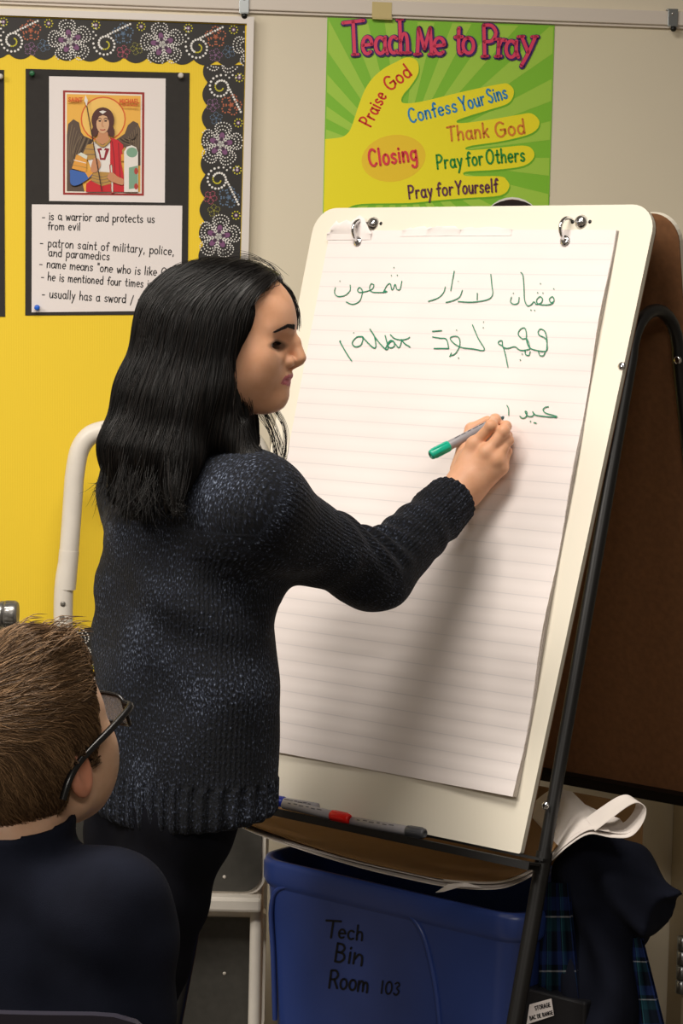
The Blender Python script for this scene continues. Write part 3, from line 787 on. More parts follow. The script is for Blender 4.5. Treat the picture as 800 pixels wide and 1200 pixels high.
# ------------------------------------------------------------------ chart pad
def mk_padpaper():
    t = NT('chart_paper'); t.set(Roughness=.75)
    at_ = t.n('ShaderNodeAttribute', attribute_name='uvw'); sp = t.n('ShaderNodeSeparateXYZ'); t.l(at_.outputs['Vector'], sp.inputs[0])
    m1 = t.n('ShaderNodeMath', operation='MULTIPLY'); m1.inputs[1].default_value = 1 / .0262; t.l(sp.outputs['Y'], m1.inputs[0])
    fr_ = t.n('ShaderNodeMath', operation='FRACT'); t.l(m1.outputs[0], fr_.inputs[0])
    nz = t.n('ShaderNodeTexNoise', i_Scale=5.0, i_Detail=2); t.l(at_.outputs['Vector'], nz.inputs['Vector'])
    base = t.ramp(nz.outputs['Fac'], [(.3, lin('#e6dddb')), (.7, lin('#eae2e0'))])
    mx = t.n('ShaderNodeMix', data_type='RGBA'); t.l(base, mx.inputs[6]); mx.inputs[7].default_value = lin('#dad3d3')
    t.l(t.ramp(fr_.outputs[0], [(0, (1,)*4), (.05, (1,)*4), (.075, (0, 0, 0, 1)), (1, (0, 0, 0, 1))]), mx.inputs[0])
    t.l(mx.outputs[2], t.b.inputs['Base Color']); return t.m
m_pad = mk_padpaper()
m_edge = mat('paper_edges', '#cfc6bf', rough=.8, noise=.12, nscale=400)
pq = [euv(385, 271, HP), euv(719, 268, HP), euv(606, 933, HP), euv(273, 873, HP)]
PU0, PU1 = (pq[0][0] + pq[3][0]) / 2, (pq[1][0] + pq[2][0]) / 2; PV0, PV1 = (pq[0][1] + pq[1][1]) / 2, (pq[2][1] + pq[3][1]) / 2
def padh(u, v):
    s_ = (v - PV0) / (PV1 - PV0); x = (u - PU0) / (PU1 - PU0)
    h = HP + .0026 * math.sin(2 * math.pi * (v / .0262)) * (.25 + .45 * s_) * .20
    h += .0030 * math.sin(s_ * 9 + x * 1.5) * s_ * (.3 + x) + .002 * s_ * s_ * math.sin(x * 7 + 1)
    h += .0028 * math.sin(s_ * 23 + x * 4) * x ** 3
    h += .006 * max(0, s_ - .93) / .07 * max(0, x - .75) / .25
    return max(h, .0045)
def pp(u, v, dh=0): return ep(u, v, padh(u, v) + dh)
nu, nv = 40, 170
us = np.linspace(PU0, PU1, nu); vs = np.linspace(PV0, PV1, nv)
G = np.array([[pp(u, v) for u in us] for v in vs]); uvw = np.array([[(u, v - PV0 + .004, 0) for u in us] for v in vs]).reshape(-1, 3)
padroot = empty('chart_pad', ep((PU0 + PU1) / 2, PV1, HP), 'ruled white chart paper pad with green handwriting, hung on the easel', 'paper pad')
idx = np.arange(nu * nv).reshape(nv, nu)
Q = np.stack([idx[:-1, :-1], idx[1:, :-1], idx[1:, 1:], idx[:-1, 1:]], -1).reshape(-1, 4)
np_mesh('top_sheet', G.reshape(-1, 3), Q, m_pad, padroot, {'uvw': uvw})
st = MB()
for k in range(5):                                              # sheets behind, edges fanned a little
    o_ = .0006 * k
    R1 = [ep(PU1 + .0006 * (k % 3) + .0012 * math.sin(v * 17 + k * .3), v, max(padh(PU1, v) - .0004 - .0018 * k, .0008)) for v in vs]
    R0 = [ep(PU0 + .0005 * (k % 2), v, max(padh(PU0, v) - .0004 - .0018 * k, .0008)) for v in vs]
    for Ra, sg in ((R1, -1), (R0, 1)):
        st.grid(np.array([Ra, [q + W * (.012 * sg) - (-B) * .0025 for q in Ra]]).transpose(1, 0, 2), 0, True)
for e_, uu in ((0, PU0), (-1, PU1)):
    A_ = [ep(uu, v, padh(uu, v)) for v in vs]; Bq = [ep(uu + (.0012 * math.sin(v * 17) if e_ else 0), v, .0008) for v in vs]
    st.grid(np.array([A_, Bq]).transpose(1, 0, 2), 0, True)
A_ = [ep(u, PV1, padh(u, PV1)) for u in us]; Bq = [ep(u, PV1 - .001, .0008) for u in us]; st.grid(np.array([A_, Bq]), 0, True)
st.build('under_sheets', m_edge, padroot)
# torn stubs left along the top
tn = MB(); rr = random.Random(8)
def stub(x0, x1, hgt, y0, dh):
    pu0, pv = euv(x0, y0, HP); pu1, pv1 = euv(x1, y0 - (x1 - x0) * .008, HP); n_ = max(4, int((x1 - x0) / 4))
    rows = []
    for i in range(n_ + 1):
        u = pu0 + (pu1 - pu0) * i / n_; v = pv + (pv1 - pv) * i / n_
        hh = hgt * (.45 + .55 * rr.random()) * min(1, 6 * i / n_, 6 * (n_ - i) / n_)
        rows.append([ep(u, v + .010, HP + .001), ep(u, v, HP + dh * .6), ep(u + .003, v - hh * .6, HP + dh * (.7 + .6 * rr.random())), ep(u + .004 * rr.random(), v - hh, HP + dh * (.6 + .6 * rr.random()))])
    tn.grid(np.array(rows), 0, True)
stub(384, 436, .034, 275, .005); stub(390, 420, .026, 271, .010); stub(470, 520, .008, 270.5, .0015); stub(535, 600, .006, 270, .001); stub(500, 540, .007, 270, .003)
tn.build('torn_stub', mat('torn_paper', '#eae2e0', rough=.75), padroot)

# handwriting: traced pen strokes in pad coordinates
m_gink = mat('green_marker_ink', '#23805f', rough=.5); m_gink2 = mat('worn_green_ink', '#5c8f84', rough=.5)
hw = MB()
def pen(pts, org_, sc, w_=1.25, mi=0, sm=True):
    q = [(org_[0] + x / sc, org_[1] + y / sc) for x, y in pts]
    q = cat_rom(q, 5) if sm and len(q) > 2 else q
    uv = [euv(x, y, HP) for x, y in q]
    ribbon2(hw, uv, w_ * 1.0 * 3.6 / F, lambda u, v: pp(u, v, .0016), mi)
def pdot(x, y, org_, sc, r=1.0, mi=0):
    u, v = euv(org_[0] + x / sc, org_[1] + y / sc, HP); disc2(hw, (u, v), r * 3.6 / F, lambda a, b: pp(a, b, .0017), mi, 8)
A1, S1 = (380, 310), 5.333
pen([(72, 145), (66, 175), (85, 200), (130, 195), (162, 165), (164, 130)], A1, S1)
pen([(140, 235), (180, 250), (222, 230), (238, 190), (238, 160), (222, 145), (210, 160), (222, 175), (260, 170), (300, 155), (312, 130), (295, 122), (285, 150), (300, 172), (345, 176), (392, 172), (380, 165), (372, 172), (395, 130), (415, 122), (422, 155), (432, 155), (445, 125), (455, 155), (475, 155), (487, 105)], A1, S1)
pdot(385, 171, A1, S1, 1.6)
for q in ((100, 104), (438, 20), (421, 70), (458, 68)): pdot(*q, A1, S1, .8)
A2, S2 = (500, 310), 4.444
pen([(98, 118), (88, 148), (60, 175), (10, 193)], A2, S2); pen([(145, 35), (136, 80), (126, 137)], A2, S2, sm=False); pen([(186, 135), (172, 170), (140, 188), (102, 198)], A2, S2)
pen([(334, 52), (340, 110), (344, 155), (325, 180), (280, 192), (225, 197), (165, 193)], A2, S2); pen([(264, 150), (264, 185)], A2, S2)
pdot(166, 88, A2, S2, .6)
pen([(442, 170), (438, 195), (455, 208), (478, 200), (482, 172)], A2, S2); pdot(452, 150, A2, S2, .8)
pen([(490, 42), (500, 55), (506, 110), (510, 180), (525, 215), (545, 210), (560, 195), (572, 208), (598, 200), (604, 180), (590, 168), (574, 185), (580, 205), (620, 212), (655, 205), (665, 185), (655, 168), (640, 182), (650, 200), (660, 195)], A2, S2)
for q in ((592, 100), (662, 127), (578, 147), (606, 149), (545, 238), (564, 240)): pdot(*q, A2, S2, .8)
# second line
pen([(100, 482), (135, 545), (174, 604)], A1, S1, 1.5); pdot(102, 482, A1, S1, 1.4)
pen([(240, 452), (205, 455), (178, 490), (195, 515), (230, 505), (244, 470), (240, 452), (270, 485), (310, 522), (325, 510), (315, 450), (288, 405)], A1, S1, 1.5)
pen([(288, 405), (330, 470), (385, 530), (400, 515), (382, 445)], A1, S1, 1.5); pen([(385, 525), (410, 480), (435, 480), (440, 510), (415, 522), (400, 505), (430, 480), (465, 520), (480, 500), (485, 470)], A1, S1, 1.4)
pen([(415, 440), (445, 465), (485, 472), (520, 465), (536, 455)], A1, S1, 1.4); pen([(485, 472), (505, 495), (538, 516)], A1, S1, 1.5); pdot(186, 428, A1, S1, .7)
pen([(32, 349), (80, 345)], A2, S2, 1.4); pen([(32, 378), (70, 384), (104, 390), (117, 438)], A2, S2, 1.3); pen([(40, 438), (117, 438)], A2, S2, 1.4, 0, False)
pen([(240, 315), (270, 385), (303, 446), (240, 440), (180, 432), (140, 408), (124, 385), (140, 375), (165, 378), (175, 400), (172, 430), (150, 465), (122, 478)], A2, S2, 1.3)
pen([(122, 480), (130, 462)], A2, S2); 
for q in ((158, 343), (298, 300), (297, 330), (168, 488)): pdot(*q, A2, S2, .8)
pen([(425, 535), (412, 470), (400, 430), (378, 415), (378, 402), (395, 400), (400, 430), (425, 438), (462, 430), (490, 448), (530, 445), (540, 435), (525, 390), (500, 388), (480, 365), (490, 340), (512, 332), (522, 355), (524, 400), (540, 435), (580, 450), (628, 450), (628, 400), (615, 382), (590, 370), (585, 350), (600, 338), (622, 355), (630, 400), (628, 450)], A2, S2, 1.3)
pen([(515, 450), (518, 470), (535, 474), (542, 455)], A2, S2); pen([(585, 455), (592, 475), (610, 476), (620, 458)], A2, S2); pdot(500, 468, A2, S2, .8); pdot(490, 498, A2, S2, .9)
# third line
A3, S3 = (560, 440), 5.714
pen([(192, 200), (203, 225), (202, 265)], A3, S3, 1.2); pen([(277, 272), (295, 285), (318, 275), (325, 245), (312, 240), (330, 270), (358, 272), (370, 258), (362, 240), (380, 262), (420, 270), (480, 276), (525, 275), (500, 265), (450, 250), (432, 228), (445, 212), (467, 207)], A3, S3, 1.3)
pdot(516, 276, A3, S3, 1.3); pdot(348, 306, A3, S3, .9); pen([(370, 314), (386, 318)], A3, S3, 1.3)
hw.build('handwriting', [m_gink, m_gink2], padroot)

# ------------------------------------------------------------------ markers
m_grey = mat('marker_barrel', '#9a979c', rough=.35); m_print = mat('marker_print', '#4b4a50', rough=.5)
def marker(p0, p1, capcol, label, capfrac=.27, tip=False, capend=1):
    """p0 -> p1, cap over the p1 end (or over the p0 back end when the pen is open)"""
    ax = nrm(p1 - p0); L = np.linalg.norm(p1 - p0); r_ = .0082
    root = empty('marker', np.minimum(p0, p1), label, 'marker', 'dry-erase markers on the easel')
    m_c = mat('cap_' + capcol[1:], capcol, rough=.3)
    b = MB(); b.lathe(p0, ax, [(0, r_ * .8), (.001, r_ * .95), (L * (1 - capfrac), r_ * .95), (L * (1 - capfrac) + .004, r_ * .8)], 18, 0)
    side_ = nrm(np.cross(ax, UZ)); 
    for k in range(6):
        q = p0 + ax * (L * (.12 + .09 * k)); th = .9
        nn = nrm(-B * .8 + V * .6 * (1 if k % 2 else .75)); nn = nrm(nn - ax * (nn @ ax))
        b.box(q + nn * r_ * .955, (.006 + .002 * (k % 3), .0016, .0003), (ax, nrm(np.cross(nn, ax)), nn), 1)
    b.build('barrel', [m_grey, m_print], root)
    c = MB(); c.lathe(p0 + ax * L * (1 - capfrac), ax, [(0, r_), (.0015, r_ * 1.08), (L * capfrac * .9, r_ * 1.02), (L * capfrac * .97, r_ * .9), (L * capfrac, r_ * .62), (L * capfrac - .001, r_ * .55), (L * capfrac - .002, 0)], 18)
    for k in range(6):
        th = k * math.pi / 3; nn = math.cos(th) * nrm(np.cross(ax, UZ)) + math.sin(th) * nrm(np.cross(np.cross(ax, UZ), ax))
        c.box(p0 + ax * L * (1 - capfrac * .55) + nn * r_ * 1.05, (L * capfrac * .7, .0022, .0012), (ax, nrm(np.cross(nn, ax)), nn))
    c.build('cap', m_c, root)
    if tip:
        t_ = MB(); t_.lathe(p0 + ax * .001, -ax, [(0, r_ * .8), (.004, r_ * .62), (.011, r_ * .5), (.0112, r_ * .34), (.014, r_ * .34), (.019, r_ * .15), (.0195, 0)], 14); 
        t_.build('nib', mat('nib_felt', '#3f5a5c', rough=.6), root)
    return root
def tray_pt(x, y, h): return eb(x, y, h)
marker(tray_pt(332, 942.5, .0245), tray_pt(410, 960, .0245), '#e2231c', 'grey marker with a red cap lying on the easel tray')
marker(tray_pt(372, 946.5, .0092), tray_pt(312.5, 936.5, .0092), '#22339c', 'grey marker with a blue cap lying behind the red capped one', .36)
marker(tray_pt(412, 962.5, .020), tray_pt(498, 977, .020), '#4c4d52', 'grey marker with a dark cap, rightmost on the easel tray', .24)
# ------------------------------------------------------------------ step stool behind the woman
m_cream = mat('cream_enamel', '#e4ddd2', rough=.35, noise=.03, nscale=30)
m_tread = mat('grey_tread_rubber', '#4c4a45', rough=.75, noise=.1, nscale=60, bump=.2, bscale=500, bdist=.0006)
YS = 4.20
def sp_(x, y, Y): 
    d = ray(x, y); return CAM + d * ((Y - CAM[1]) / d[1])
stool = empty('step_stool', (-.33, 4.0, 0), 'cream tubular step stool with grey treads and a tall handrail behind the woman', 'step stool')
pl = [sp_(82, 948, YS), sp_(74, 722, YS), sp_(81, 645, YS), sp_(87, 560, YS), sp_(93, 528, YS), sp_(106, 510, YS), sp_(127, 503, YS)]
base_l = P3(pl[0][0] + .004, YS + .02, .0)
pr = [P3(-.655 - q[0], q[1], q[2]) for q in pl][::-1]
path = np.concatenate([cat_rom([base_l] + pl[:4], 8)[:-1], cat_rom(pl[3:], 8)[:-1], [pl[-1]], [pr[0]], cat_rom(pr[:4], 8)[1:-1], cat_rom(pr[3:] + [P3(pr[-1][0] - .004, YS + .02, 0)], 8)])
path = path[np.r_[True, np.linalg.norm(np.diff(path, axis=0), axis=1) > 1e-4]]
mb = MB(); mb.tube(path, .0185, 16); rail = mb.build('handrail', m_cream, stool)
sl = MB(); q0, q1 = sp_(81, 645, YS), sp_(77, 690, YS)
sl.tube([q0, q1], .0192, 16); sl.build('sleeve', m_cream, rail)
for yy in (706, 722): 
    c = sp_(74 if yy > 710 else 75, yy, YS) - P3(0, .0180, 0); mb = MB(); mb.lathe(c, P3(0, -1, 0), [(0, .005), (.0015, .005), (.002, .002)], 12); mb.build('rivet', mat('rivet_grey', '#8f8b84', rough=.4, metal=.6), rail)
def panel(y0, y1, Yp, barh):
    """a folded-up tread: cream pressed frame with a grey rubber mat facing the room"""
    x0, x1 = sp_(82, 948, YS)[0] + .016, sp_(312, y0, Yp)[0]
    z1, z0 = sp_(240, y0, Yp)[2], sp_(240, y1, Yp)[2]; out = []; rr_ = .035
    for cx_, cz_, a0 in ((x1 - rr_, z0 + rr_, -90), (x1 - .008, z1 - .008, 0), (x0 + .008, z1 - .008, 90), (x0 + rr_, z0 + rr_, 180)):
        r2 = rr_ if a0 in (-90, 180) else .008
        out += [(cx_ + r2 * math.cos(math.radians(a0 + 15 * i)), cz_ + r2 * math.sin(math.radians(a0 + 15 * i))) for i in range(7)]
    mb = MB(); mb.slab([P3(x, Yp + .03, z) for x, z in out], P3(0, -.03, 0))
    mb.box(P3((x0 + x1) / 2, Yp - .004, z0 - barh / 2), (x1 - x0 - .01, .05, barh), bev=.006)
    o = mb.build('tread_frame', m_cream, stool)
    xc, zc = (x0 + x1) / 2, (z0 + z1) / 2
    mb = MB(); mb.slab([P3((x - xc) * .955 + xc, Yp + .001, (z - zc) * .92 + zc) for x, z in out], P3(0, -.005, 0))
    mb.ball(P3(sp_(263, y0 + 72, Yp)[0], Yp - .004, sp_(263, y0 + 72, Yp)[2]), P3(.0035, .002, .0035), 10, 1)
    mb.build('tread_mat', [m_tread, m_cream], o)
panel(955, 1047, 4.10, .028); panel(1068, 1215, 4.15, .02)
for sgn in (0, 1):
    lg = MB(); xx_ = sp_(315, 1100, 4.12)[0] if sgn else sp_(82, 948, YS)[0] + .0
    xx_ = pr[-1][0] + .0 if sgn else xx_
    lg.tube([P3(xx_, 4.165, .66), P3(xx_, 4.10, .40), P3(xx_, 4.06, 0)], .0125, 12); lg.build('leg', m_cream, stool)

# ------------------------------------------------------------------ blue bin inside the easel
def fp(u, n, z): return P3(BL[0], BL[1], 0) + W * u + N * n + UZ * z
def mk_blue():
    t = NT('blue_plastic'); t.set(Roughness=.34); t.b.inputs['Specular IOR Level'].default_value = .5
    tc = t.n('ShaderNodeTexCoord'); nz = t.n('ShaderNodeTexNoise', i_Scale=6, i_Detail=3); t.l(tc.outputs['Object'], nz.inputs['Vector'])
    t.l(t.ramp(nz.outputs['Fac'], [(.3, lin('#2b3f7e')), (.7, lin('#31478c'))]), t.b.inputs['Base Color'])
    nb = t.n('ShaderNodeTexNoise', i_Scale=5, i_Detail=1); t.l(tc.outputs['Object'], nb.inputs['Vector']); t.bump(nb.outputs['Fac'], .25, .01)
    return t.m
m_blue = mk_blue()
NB0 = .05; ZR = .645
def bin_at(px, py, n): 
    o_ = fp(0, n, 0); return hit(px, py, o_, -N)
uL = (bin_at(293, 1000, NB0) - fp(0, NB0, 0)) @ W; uR = (bin_at(615, 1060, NB0) - fp(0, NB0, 0)) @ W
ZR = (bin_at(430, 1040, NB0))[2] + .008
UC, UHW = (uL + uR) / 2, (uR - uL) / 2; NHW = .155; NC = NB0 + NHW
def rring(hu, hn, r_, z, k=8):
    out = []
    for cu, cn, a0 in ((hu - r_, -hn + r_, -90), (hu - r_, hn - r_, 0), (-hu + r_, hn - r_, 90), (-hu + r_, -hn + r_, 180)):
        for i in range(k + 1):
            t = math.radians(a0 + 90 * i / k); out.append(fp(UC + cu + r_ * math.cos(t), NC + cn + r_ * math.sin(t), z))
    return out
bin_ = empty('storage_bin', fp(UC, NC, 0), 'tall blue plastic bin with black handwriting, standing under the easel board', 'bin')
mb = MB(); prof = []
for z, s_ in ((.004, .80), (.0, .78),):
    pass
levels = [(.0, .80), (.02, .825), (.2, .862), (.4, .905), (ZR - .05, .955), (ZR - .048, .957)]
rings = [rring(UHW * s_, NHW * s_, .05 * s_, z) for z, s_ in levels]
rings += [rring(UHW * .985, NHW * .97, .055, ZR - .046), rring(UHW * 1.0, NHW * 1.0, .058, ZR - .036), rring(UHW * 1.0, NHW * 1.0, .058, ZR - .010), rring(UHW * .985, NHW * .985, .056, ZR),
          rring(UHW * .95, NHW * .93, .05, ZR), rring(UHW * .94, NHW * .92, .05, ZR - .03), rring(UHW * .80, NHW * .78, .04, .012)]
k = len(rings[0]); VV = np.concatenate(rings)
Fc = [(i*k+j, i*k+(j+1) % k, (i+1)*k+(j+1) % k, (i+1)*k+j) for i in range(len(rings)-1) for j in range(k)]
mb.add(VV, Fc, 0, True); mb.add(rings[0], [list(range(k))[::-1]], 0); mb.add(rings[-1], [list(range(k))], 0)
mb.build('tub', m_blue, bin_)
def binface(x, y, d=0):                                     # a photo point on the sloping near face of the tub
    z0, s0 = .2, .862; z1, s1 = ZR - .05, .955
    n0 = NC - NHW * s0; n1 = NC - NHW * s1
    a_, b_ = fp(0, n0, z0), fp(0, n1, z1); up_ = nrm(b_ - a_); nn = np.cross(W, up_); nn = nn if nn @ N < 0 else -nn
    return hit(x, y, a_ + nn * d, nn)
# raised arch moulded into the near face
ar = MB(); pth = cat_rom([binface(x, y, .0) for x, y in [(322, 1195), (320, 1120), (318, 1062), (330, 1040), (370, 1042), (430, 1052), (470, 1065), (493, 1090), (505, 1130), (512, 1170), (516, 1215)]], 6)
ar.tube(pth, .0045, 8); ar.build('moulded_arch', m_blue, bin_)
m_pen = mat('black_pen_on_plastic', '#0b0c14', rough=.5)
tb = MB(); rng2 = np.random.default_rng(2); fb = lambda a, b: binface(a, b, .0006)
for s_, x0, y0, x1, y1, xh, w_ in (('T', 380, 1097, 397, 1099, 11.5, 2.6), ('ech', 396, 1099, 425, 1102, 10, 2.4), ('Bin', 391, 1126, 424, 1131, 12.5, 2.6), ('Room', 385, 1157, 431, 1163, 12, 2.5), ('103', 445, 1164, 468, 1167, 9, 2.0)):
    for stq in lay_text(s_, x0, y0, x1, y1, xh, .03, rng2): ribbon2(tb, stq, w_, fb)
tb.build('pen_lettering', m_pen, bin_)

# cardboard sheet standing behind the bin, inside the easel
m_card = mat('cardboard', '#8d6a42', rough=.85, noise=.05, nscale=30)
NK = .395
def kp(x, y): return hit(x, y, fp(0, NK, 0), -N)
k0, k1 = kp(345, 950), kp(752, 941)
u0_, u1_ = (k0 - fp(0, NK, 0)) @ W, (k1 - fp(0, NK, 0)) @ W; zt_ = kp(700, 934.5)[2]
mb = MB(); mb.slab([fp(u0_, NK, .002), fp(u1_, NK, .002), fp(u1_, NK, zt_), fp(u0_, NK, zt_)], N * .006)
tag(mb.build('cardboard_sheet', m_card), 'brown cardboard sheet standing inside the easel behind the blue bin', 'cardboard')

# used chart paper laid across the bin, its right end rolled up
m_used = mat('used_chart_paper', '#d6cec8', rough=.75, noise=.04, nscale=20)
NP = .045
def rp(x, y, n=NP): return hit(x, y, fp(0, n, 0), -N)
edge = [(268, 962), (300, 978), (360, 999), (420, 1016), (480, 1029), (530, 1038), (580, 1041), (612, 1033), (640, 1015), (665, 992), (690, 976), (715, 979), (738, 979), (752, 966), (757, 950), (748, 941), (735, 944), (715, 958), (697, 972)]
E_ = cat_rom([rp(*q) for q in edge], 5)
for i in range(len(E_)):                                        # keep the stack on the rim
    uu = (E_[i] - fp(0, 0, 0)) @ W
    if uL < uu < uR: E_[i][2] = max(E_[i][2], ZR + .003)
dep = [0, .04, .1, .18, .26]
papers = empty('chart_paper_stack', fp(UC, NC, ZR), 'loose sheets of used chart paper across the bin, right end curled into a roll', 'paper')
for s_i, (dz, dn, cut, m_s) in enumerate(((0, 0, 0, m_used), (.003, .012, 8, m_used), (.006, .004, 24, m_used), (.009, .012, 0, m_card))):
    rows = []
    ee = E_[cut:(len(E_), 62, 56, 44)[s_i]]
    for d in dep: rows.append([q + P3(-.12, 1, 0) * (d * (1 if i < 45 else max(.24, 1 - (i - 45) * .09)) + dn) + UZ * (dz + .002 * math.sin(9 * d + i * .2)) + 0 * d for i, q in enumerate(ee)])
    mb = MB(); G = np.array(rows); mb.grid(G, 0, True); mb.grid((G - UZ * .0012)[:, ::-1], 0, True)
    mb.grid(np.array([G[0], G[0] - UZ * .0012])[::-1], 0, True); mb.build('sheet' if s_i < 3 else 'card_backing', m_s, papers)
# torn corner hanging over the rim
mb = MB(); q = [rp(510, 1046, .035), rp(525, 1036, .035), rp(545, 1034, .035), rp(565, 1040, .04), rp(540, 1039, .03), rp(520, 1045, .03)]
mb.slab(q, -N * .0008); mb.build('torn_corner', m_used, papers)
sc = MB(); 
for stq in [cat_rom([(727, 984), (733, 979), (738, 976), (739, 982), (733, 987), (727, 986)], 4)]: 
    pass
# ------------------------------------------------------------------ metal tube on a low cabinet at the left edge
m_cab = mat('cabinet_grey', '#77736d', rough=.5)
YC = 3.9
cz = sp_(0, 730, YC)[2]; cxr = sp_(25, 730, YC)[0] - .035
cab = empty('low_cabinet', (cxr - .2, YC, 0), 'grey metal cabinet hidden behind the boy at the left edge', 'cabinet')
mb = MB(); mb.box(P3(cxr - .2, YC, cz / 2 - .002), (.40, .36, cz - .004), bev=.004); mb.build('body', m_cab, cab)
for zz in (.28, .68):
    mb = MB(); mb.box(P3(cxr - .2, YC - .184, zz), (.37, .012, .36), bev=.003); d_ = mb.build('drawer', m_cab, cab)
    mb = MB(); mb.tube([P3(cxr - .26, YC - .188, zz + .1), P3(cxr - .26, YC - .21, zz + .1), P3(cxr - .14, YC - .21, zz + .1), P3(cxr - .14, YC - .188, zz + .1)], .005, 8); mb.build('handle', m_steel, d_)
tz = sp_(10, 719.5, YC - .05)[2]; te = sp_(21, 719.5, YC - .05)[0]; rt = tz - cz
lt = empty('metal_flashlight', (te - .1, YC - .05, cz), 'brushed metal tube with a ribbed end cap at the left edge above the boy', 'flashlight')
mt = mat('brushed_metal', '#8f8d8a', rough=.32, metal=.85)
mb = MB(); mb.lathe(P3(te - .20, YC - .05, tz), P3(1, 0, 0), [(0, rt * .8), (.004, rt * .85), (.165, rt * .85), (.17, rt * .96), (.176, rt * .96)], 24); mb.build('barrel', mt, lt)
mb = MB(); mb.lathe(P3(te - .024, YC - .05, tz), P3(1, 0, 0), [(0, rt * .9), (.001, rt * .98), (.02, rt * .98), (.024, rt * .85), (.024, rt * .7), (.022, 0)], 24)
for k in range(20):
    th = k * math.pi / 10; nn = P3(0, math.cos(th), math.sin(th)); mb.box(P3(te - .013, YC - .05, tz) + nn * (rt * .985), (.015, rt * .12, .0008), (P3(1, 0, 0), np.cross(nn, P3(1, 0, 0)), nn))
mb.build('end_cap', mt, lt)

# ------------------------------------------------------------------ beige cabinet side with a hinge at the right edge
q0 = wp(787, 958, .0); q1 = wp(779, 1185, .0)
m_cb2 = mat('beige_cabinet', '#b3a58a', rough=.6)
xx = (q0 + q1) / 2
cb = empty('beige_cupboard', (xx + WT * .25) * P3(1, 1, 0) + WN * .0, 'beige cupboard against the wall at the right edge of the photo', 'cupboard')
mb = MB(); mb.box(P3(xx[0], xx[1], .55) + WT * .251 + WN * .06, (.5, .11, 1.1), (WT, -WN, UZ), bev=.003); mb.build('body', m_cb2, cb)
mb = MB(); mb.box(P3(xx[0], xx[1], .55) + WT * .262 + WN * .124, (.47, .016, 1.06), (WT, -WN, UZ), bev=.003); dr = mb.build('door', m_cb2, cb)
mb = MB(); hz = wp(798, 1130, .13)
for dz in (-.045, -.015, .015, .045): mb.lathe(P3(hz[0], hz[1], hz[2] + dz - .014) + WN * .004, UZ, [(0, .009), (.001, .011), (.027, .011), (.028, .009)], 14)
mb.box(hz + WT * .016, (.03, .003, .118), (WT, -WN, UZ)); mb.build('hinge', m_steel, dr)

# ------------------------------------------------------------------ dark jacket and plaid skirt heaped beside the bin, labelled crate under them
NJ = .20
def jp(x, y, n=NJ): return hit(x, y, fp(0, n, 0), -N)
def mk_cloth(name, c0, c1, sc=900):
    t = NT(name); t.set(Roughness=.95); t.b.inputs['Specular IOR Level'].default_value = .1
    tc = t.n('ShaderNodeTexCoord'); nz = t.n('ShaderNodeTexNoise', i_Scale=14, i_Detail=4); t.l(tc.outputs['Object'], nz.inputs['Vector'])
    t.l(t.ramp(nz.outputs['Fac'], [(.3, lin(c0)), (.7, lin(c1))]), t.b.inputs['Base Color'])
    nb = t.n('ShaderNodeTexNoise', i_Scale=sc, i_Detail=2); t.l(tc.outputs['Object'], nb.inputs['Vector']); t.bump(nb.outputs['Fac'], .25, .0008)
    return t.m
m_navy = mk_cloth('navy_cloth', '#11131d', '#171a26')
def f_jacket(p):
    J = lambda x, y, n=NJ: jp(x, y, n)
    d = chain(p, [J(672, 1025, .17), J(705, 1005, .17), J(735, 1040, .18)], [.038, .045, .05], .03)
    A_, B_ = J(732, 1032, .18), J(776, 1072, .18); e_ = smax(rc(p, A_, B_ + (B_ - A_) * .4, .052, .040), (p - B_) @ nrm(B_ - A_), .004)
    d = smin(d, e_, .015)                                                        # sleeve sticking out to the right
    d = smin(d, rc(p, J(705, 1040, .18), J(700, 1230, .14), .055, .055), .05)
    d = smin(d, rc(p, J(668, 1060, .20), J(662, 1220, .20), .035, .03), .04)
    d = smin(d, rc(p, J(735, 1050, .22), J(725, 1120, .22), .05, .03), .03)
    g_ = J(700, 1215, .17); d = smin(d, rc(p, g_, P3(g_[0], g_[1], .07), .058, .085), .05)
    d = smax(d, .003 - p[:, 2], .01)
    q = p - fp(0, 0, 0)
    fold = .006 * np.sin(70 * (q @ W) + 18 * q[:, 2] + 2 * np.sin(20 * q[:, 2])) + .004 * np.sin(45 * q[:, 2] + 60 * (q @ W) + 30 * (q @ N))
    d = d + fold
    return smax(d, -sbox(p, fp(UC, NC, ZR / 2), (UHW + .006, NHW + .006, ZR / 2 + .012), (W, N, UZ), .05), .006)
jc = jp(705, 1090, .18)
Vj, Qj = surfnet(f_jacket, P3(jc[0] - .26, jc[1] - .26, -.02), jc + P3(.26, .26, .26), .005)
jo = np_mesh('jacket', Vj, Qj, m_navy); tag(jo, 'dark navy jacket heaped beside the bin under the rolled paper', 'jacket')
